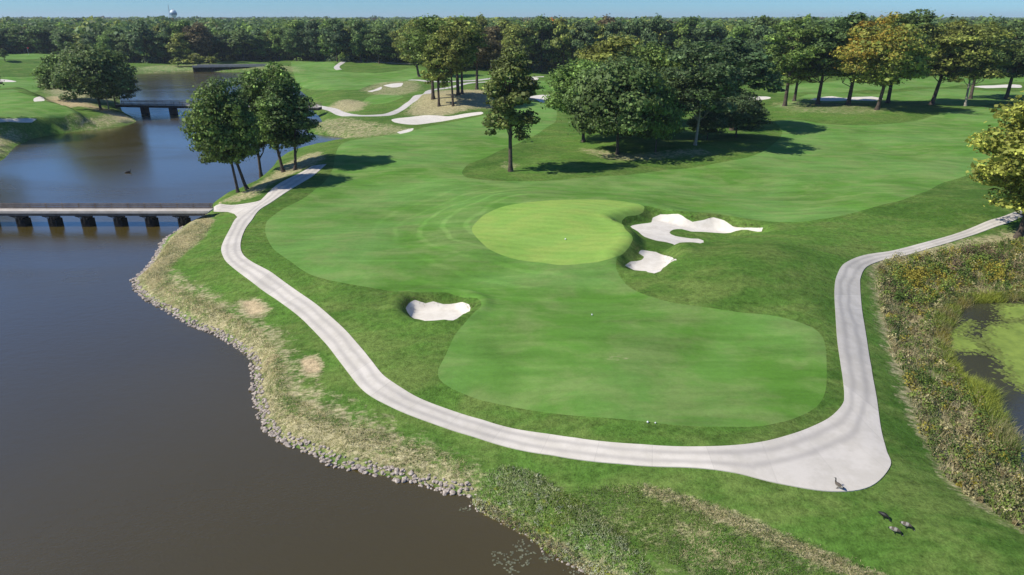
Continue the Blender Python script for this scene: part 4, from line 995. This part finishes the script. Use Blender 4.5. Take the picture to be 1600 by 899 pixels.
# ------------------------------------------------------------------ golf bits
def ball(u, v, r_, label, name='course_marker', cat='marker'):
    p = G3(u, v); m = MB(); m.lathe([(0.001, 0), (r_*.7, .25*r_), (r_, r_), (r_*.75, 1.65*r_), (.001, 2*r_)], 12); o = m.build(name, M['white'], None, True, p); tag(o, label, cat)
ball(883.5, 375, .085, 'small white marker on the putting green')
ball(925, 493, .065, 'small white marker on the approach in front of the green')
ball(1012, 661, .065, 'white marker at the near fairway edge, left of its pair')
ball(1024, 662, .05, 'fainter white marker at the near fairway edge, right of its pair')
def flag(u, vb, vt, label):
    p = G3(u, vb); h_ = zof(p.y, vt)-p.z; root = empty('golf_flag', p); tag(root, label, 'flag')
    MB().tube([(0, 0, -.1), (0, 0, h_)], .05, 6).build('pole', M['white'], root); MB().box(.05, .9, -.02, .02, h_-.75, h_-.05).build('cloth', M['red'], root)
flag(45, 87, 74, 'red golf flag on the far left green')

# ------------------------------------------------------------------ geese
M['gblack'] = flat('black_feathers', (.012, .011, .010), .6); M['gbrown'] = flat('brown_feathers', (.10, .08, .06), .8); M['gpale'] = flat('pale_feathers', (.30, .28, .24), .8)
def goose(u, v, face, pose, label, paleback=False, z=None, dark=False):
    """one continuous body lofted from tail to bill; materials change along it"""
    if pose == 'graze': sp = [(-.42,.30,.03,0),(-.34,.31,.07,1),(-.22,.32,.12,2),(-.05,.32,.155,3),(.12,.31,.15,3),(.24,.30,.10,3),(.32,.27,.06,0),(.38,.19,.045,0),(.42,.11,.042,0),(.45,.07,.05,0),(.50,.05,.038,2),(.55,.03,.02,0),(.60,.02,.01,0)]
    elif pose == 'float': sp = [(-.42,.12,.03,0),(-.34,.12,.07,1),(-.2,.10,.12,1),(0,.08,.15,1),(.18,.09,.13,1),(.27,.15,.07,0),(.31,.24,.045,0),(.32,.33,.042,0),(.34,.38,.05,0),(.39,.38,.035,2),(.45,.37,.015,0)]
    else: sp = [(-.42,.27,.03,0),(-.34,.29,.07,1),(-.22,.31,.12,2),(-.05,.33,.155,3),(.12,.36,.15,3),(.22,.41,.10,3),(.27,.50,.055,0),(.28,.60,.042,0),(.29,.70,.040,0),(.31,.76,.05,0),(.36,.76,.038,2),(.42,.75,.022,0),(.47,.745,.01,0)]
    pts_ = [Vector((a, 0, b_)) for a, b_, c, d in sp]; k_ = 12; vs = []; fs = []; mi = []
    for i, (a, b_, c, d) in enumerate(sp):
        t = (pts_[min(i+1, len(sp)-1)]-pts_[max(i-1, 0)]).normalized(); up = Vector((-t.z, 0, t.x)); 
        for j in range(k_):
            an = 2*math.pi*j/k_; vs.append(tuple(pts_[i]+Vector((0, 1, 0))*(c*.92*math.cos(an))+up*(c*math.sin(an))))
    for i in range(len(sp)-1):
        for j in range(k_):
            a0 = i*k_+j; a1 = i*k_+(j+1) % k_; fs.append((a0, a1, a1+k_, a0+k_)); d = sp[i][3]; lower = j >= k_//2
            mi.append({0: 0, 1: 2, 2: 2 if not (i < 4 and not lower) else 1, 3: (2 if (lower and i < 4) else (2 if paleback and i < 4 else 1))}[d] if d != 1 else (2))
    fs.append(tuple(reversed(range(k_)))); mi.append(0); fs.append(tuple((len(sp)-1)*k_+j for j in range(k_))); mi.append(0)
    if pose != 'float':
        m = MB()
        for sy in (-.06, .06):
            m.tube([(0, sy, .22), (.01, sy, .1), (0, sy, .01)], [.022, .012, .012], 6)
            n = len(m.v); m.v += [(-.02, sy, .015), (.11, sy-.05, .005), (.13, sy, .01), (.11, sy+.05, .005), (-.02, sy, .0), (.11, sy, 0)]; m.f += [(n, n+1, n+2), (n, n+2, n+3), (n+4, n+2, n+1), (n+4, n+3, n+2)]
        n = len(vs); vs += m.v; fs += [tuple(n+q for q in f__) for f__ in m.f]; mi += [0]*len(m.f)
    me = bpy.data.meshes.new('goose'); me.from_pydata(vs, [], fs)
    for mm in (('gblack',)*3 if dark else ('gblack', 'gbrown', 'gpale')): me.materials.append(M[mm])
    me.polygons.foreach_set('material_index', mi); me.polygons.foreach_set('use_smooth', [True]*len(fs)); me.update()
    if z is None: p = G3(u, v)
    else: q = at_z([(u, v)], z)[0]; p = Vector((q[0], q[1], z))
    o = obj('goose', me, None, p); o.rotation_euler = (0, 0, face); o.scale = (.66, .66, .66); tag(o, label, 'goose'); return o
g1 = goose(1309, 765, R(125), 'up', 'goose standing on the pale concrete apron of the cart path'); g1.location.z += .05
goose(1380, 810, R(-50), 'graze', 'dark goose on the grass, farthest from the camera of the three', dark=True)
goose(1415, 825, R(-35), 'graze', 'grazing goose with pale back, rightmost of the three on the grass', True)
goose(1397, 833, R(-35), 'graze', 'grazing goose lowest in view of the three on the grass', True)
bd = goose(200, 270, R(20), 'float', 'dark water bird floating on the lake beyond the near bridge', z=0.0, dark=True); bd.name = 'water_bird'; bd['category'] = 'bird'; bd.scale = (1.3, 1.3, 1.3)

# ------------------------------------------------------------------ air
def haze():
    m = bpy.data.materials.new('haze'); m.use_nodes = True; nt = m.node_tree
    for n in list(nt.nodes): nt.nodes.remove(n)
    o_ = nt.nodes.new('ShaderNodeOutputMaterial'); v = nt.nodes.new('ShaderNodeVolumePrincipled'); v.inputs['Color'].default_value = (.75, .88, 1.0, 1); v.inputs['Density'].default_value = 0.00011; v.inputs['Anisotropy'].default_value = .1
    nt.links.new(v.outputs[0], o_.inputs['Volume'])
    h = MB().box(-9500, 9500, -9500, 9500, -3, 75).build('haze', m); tag(h, 'thin bluish distance haze', 'haze', kind='stuff')
haze()
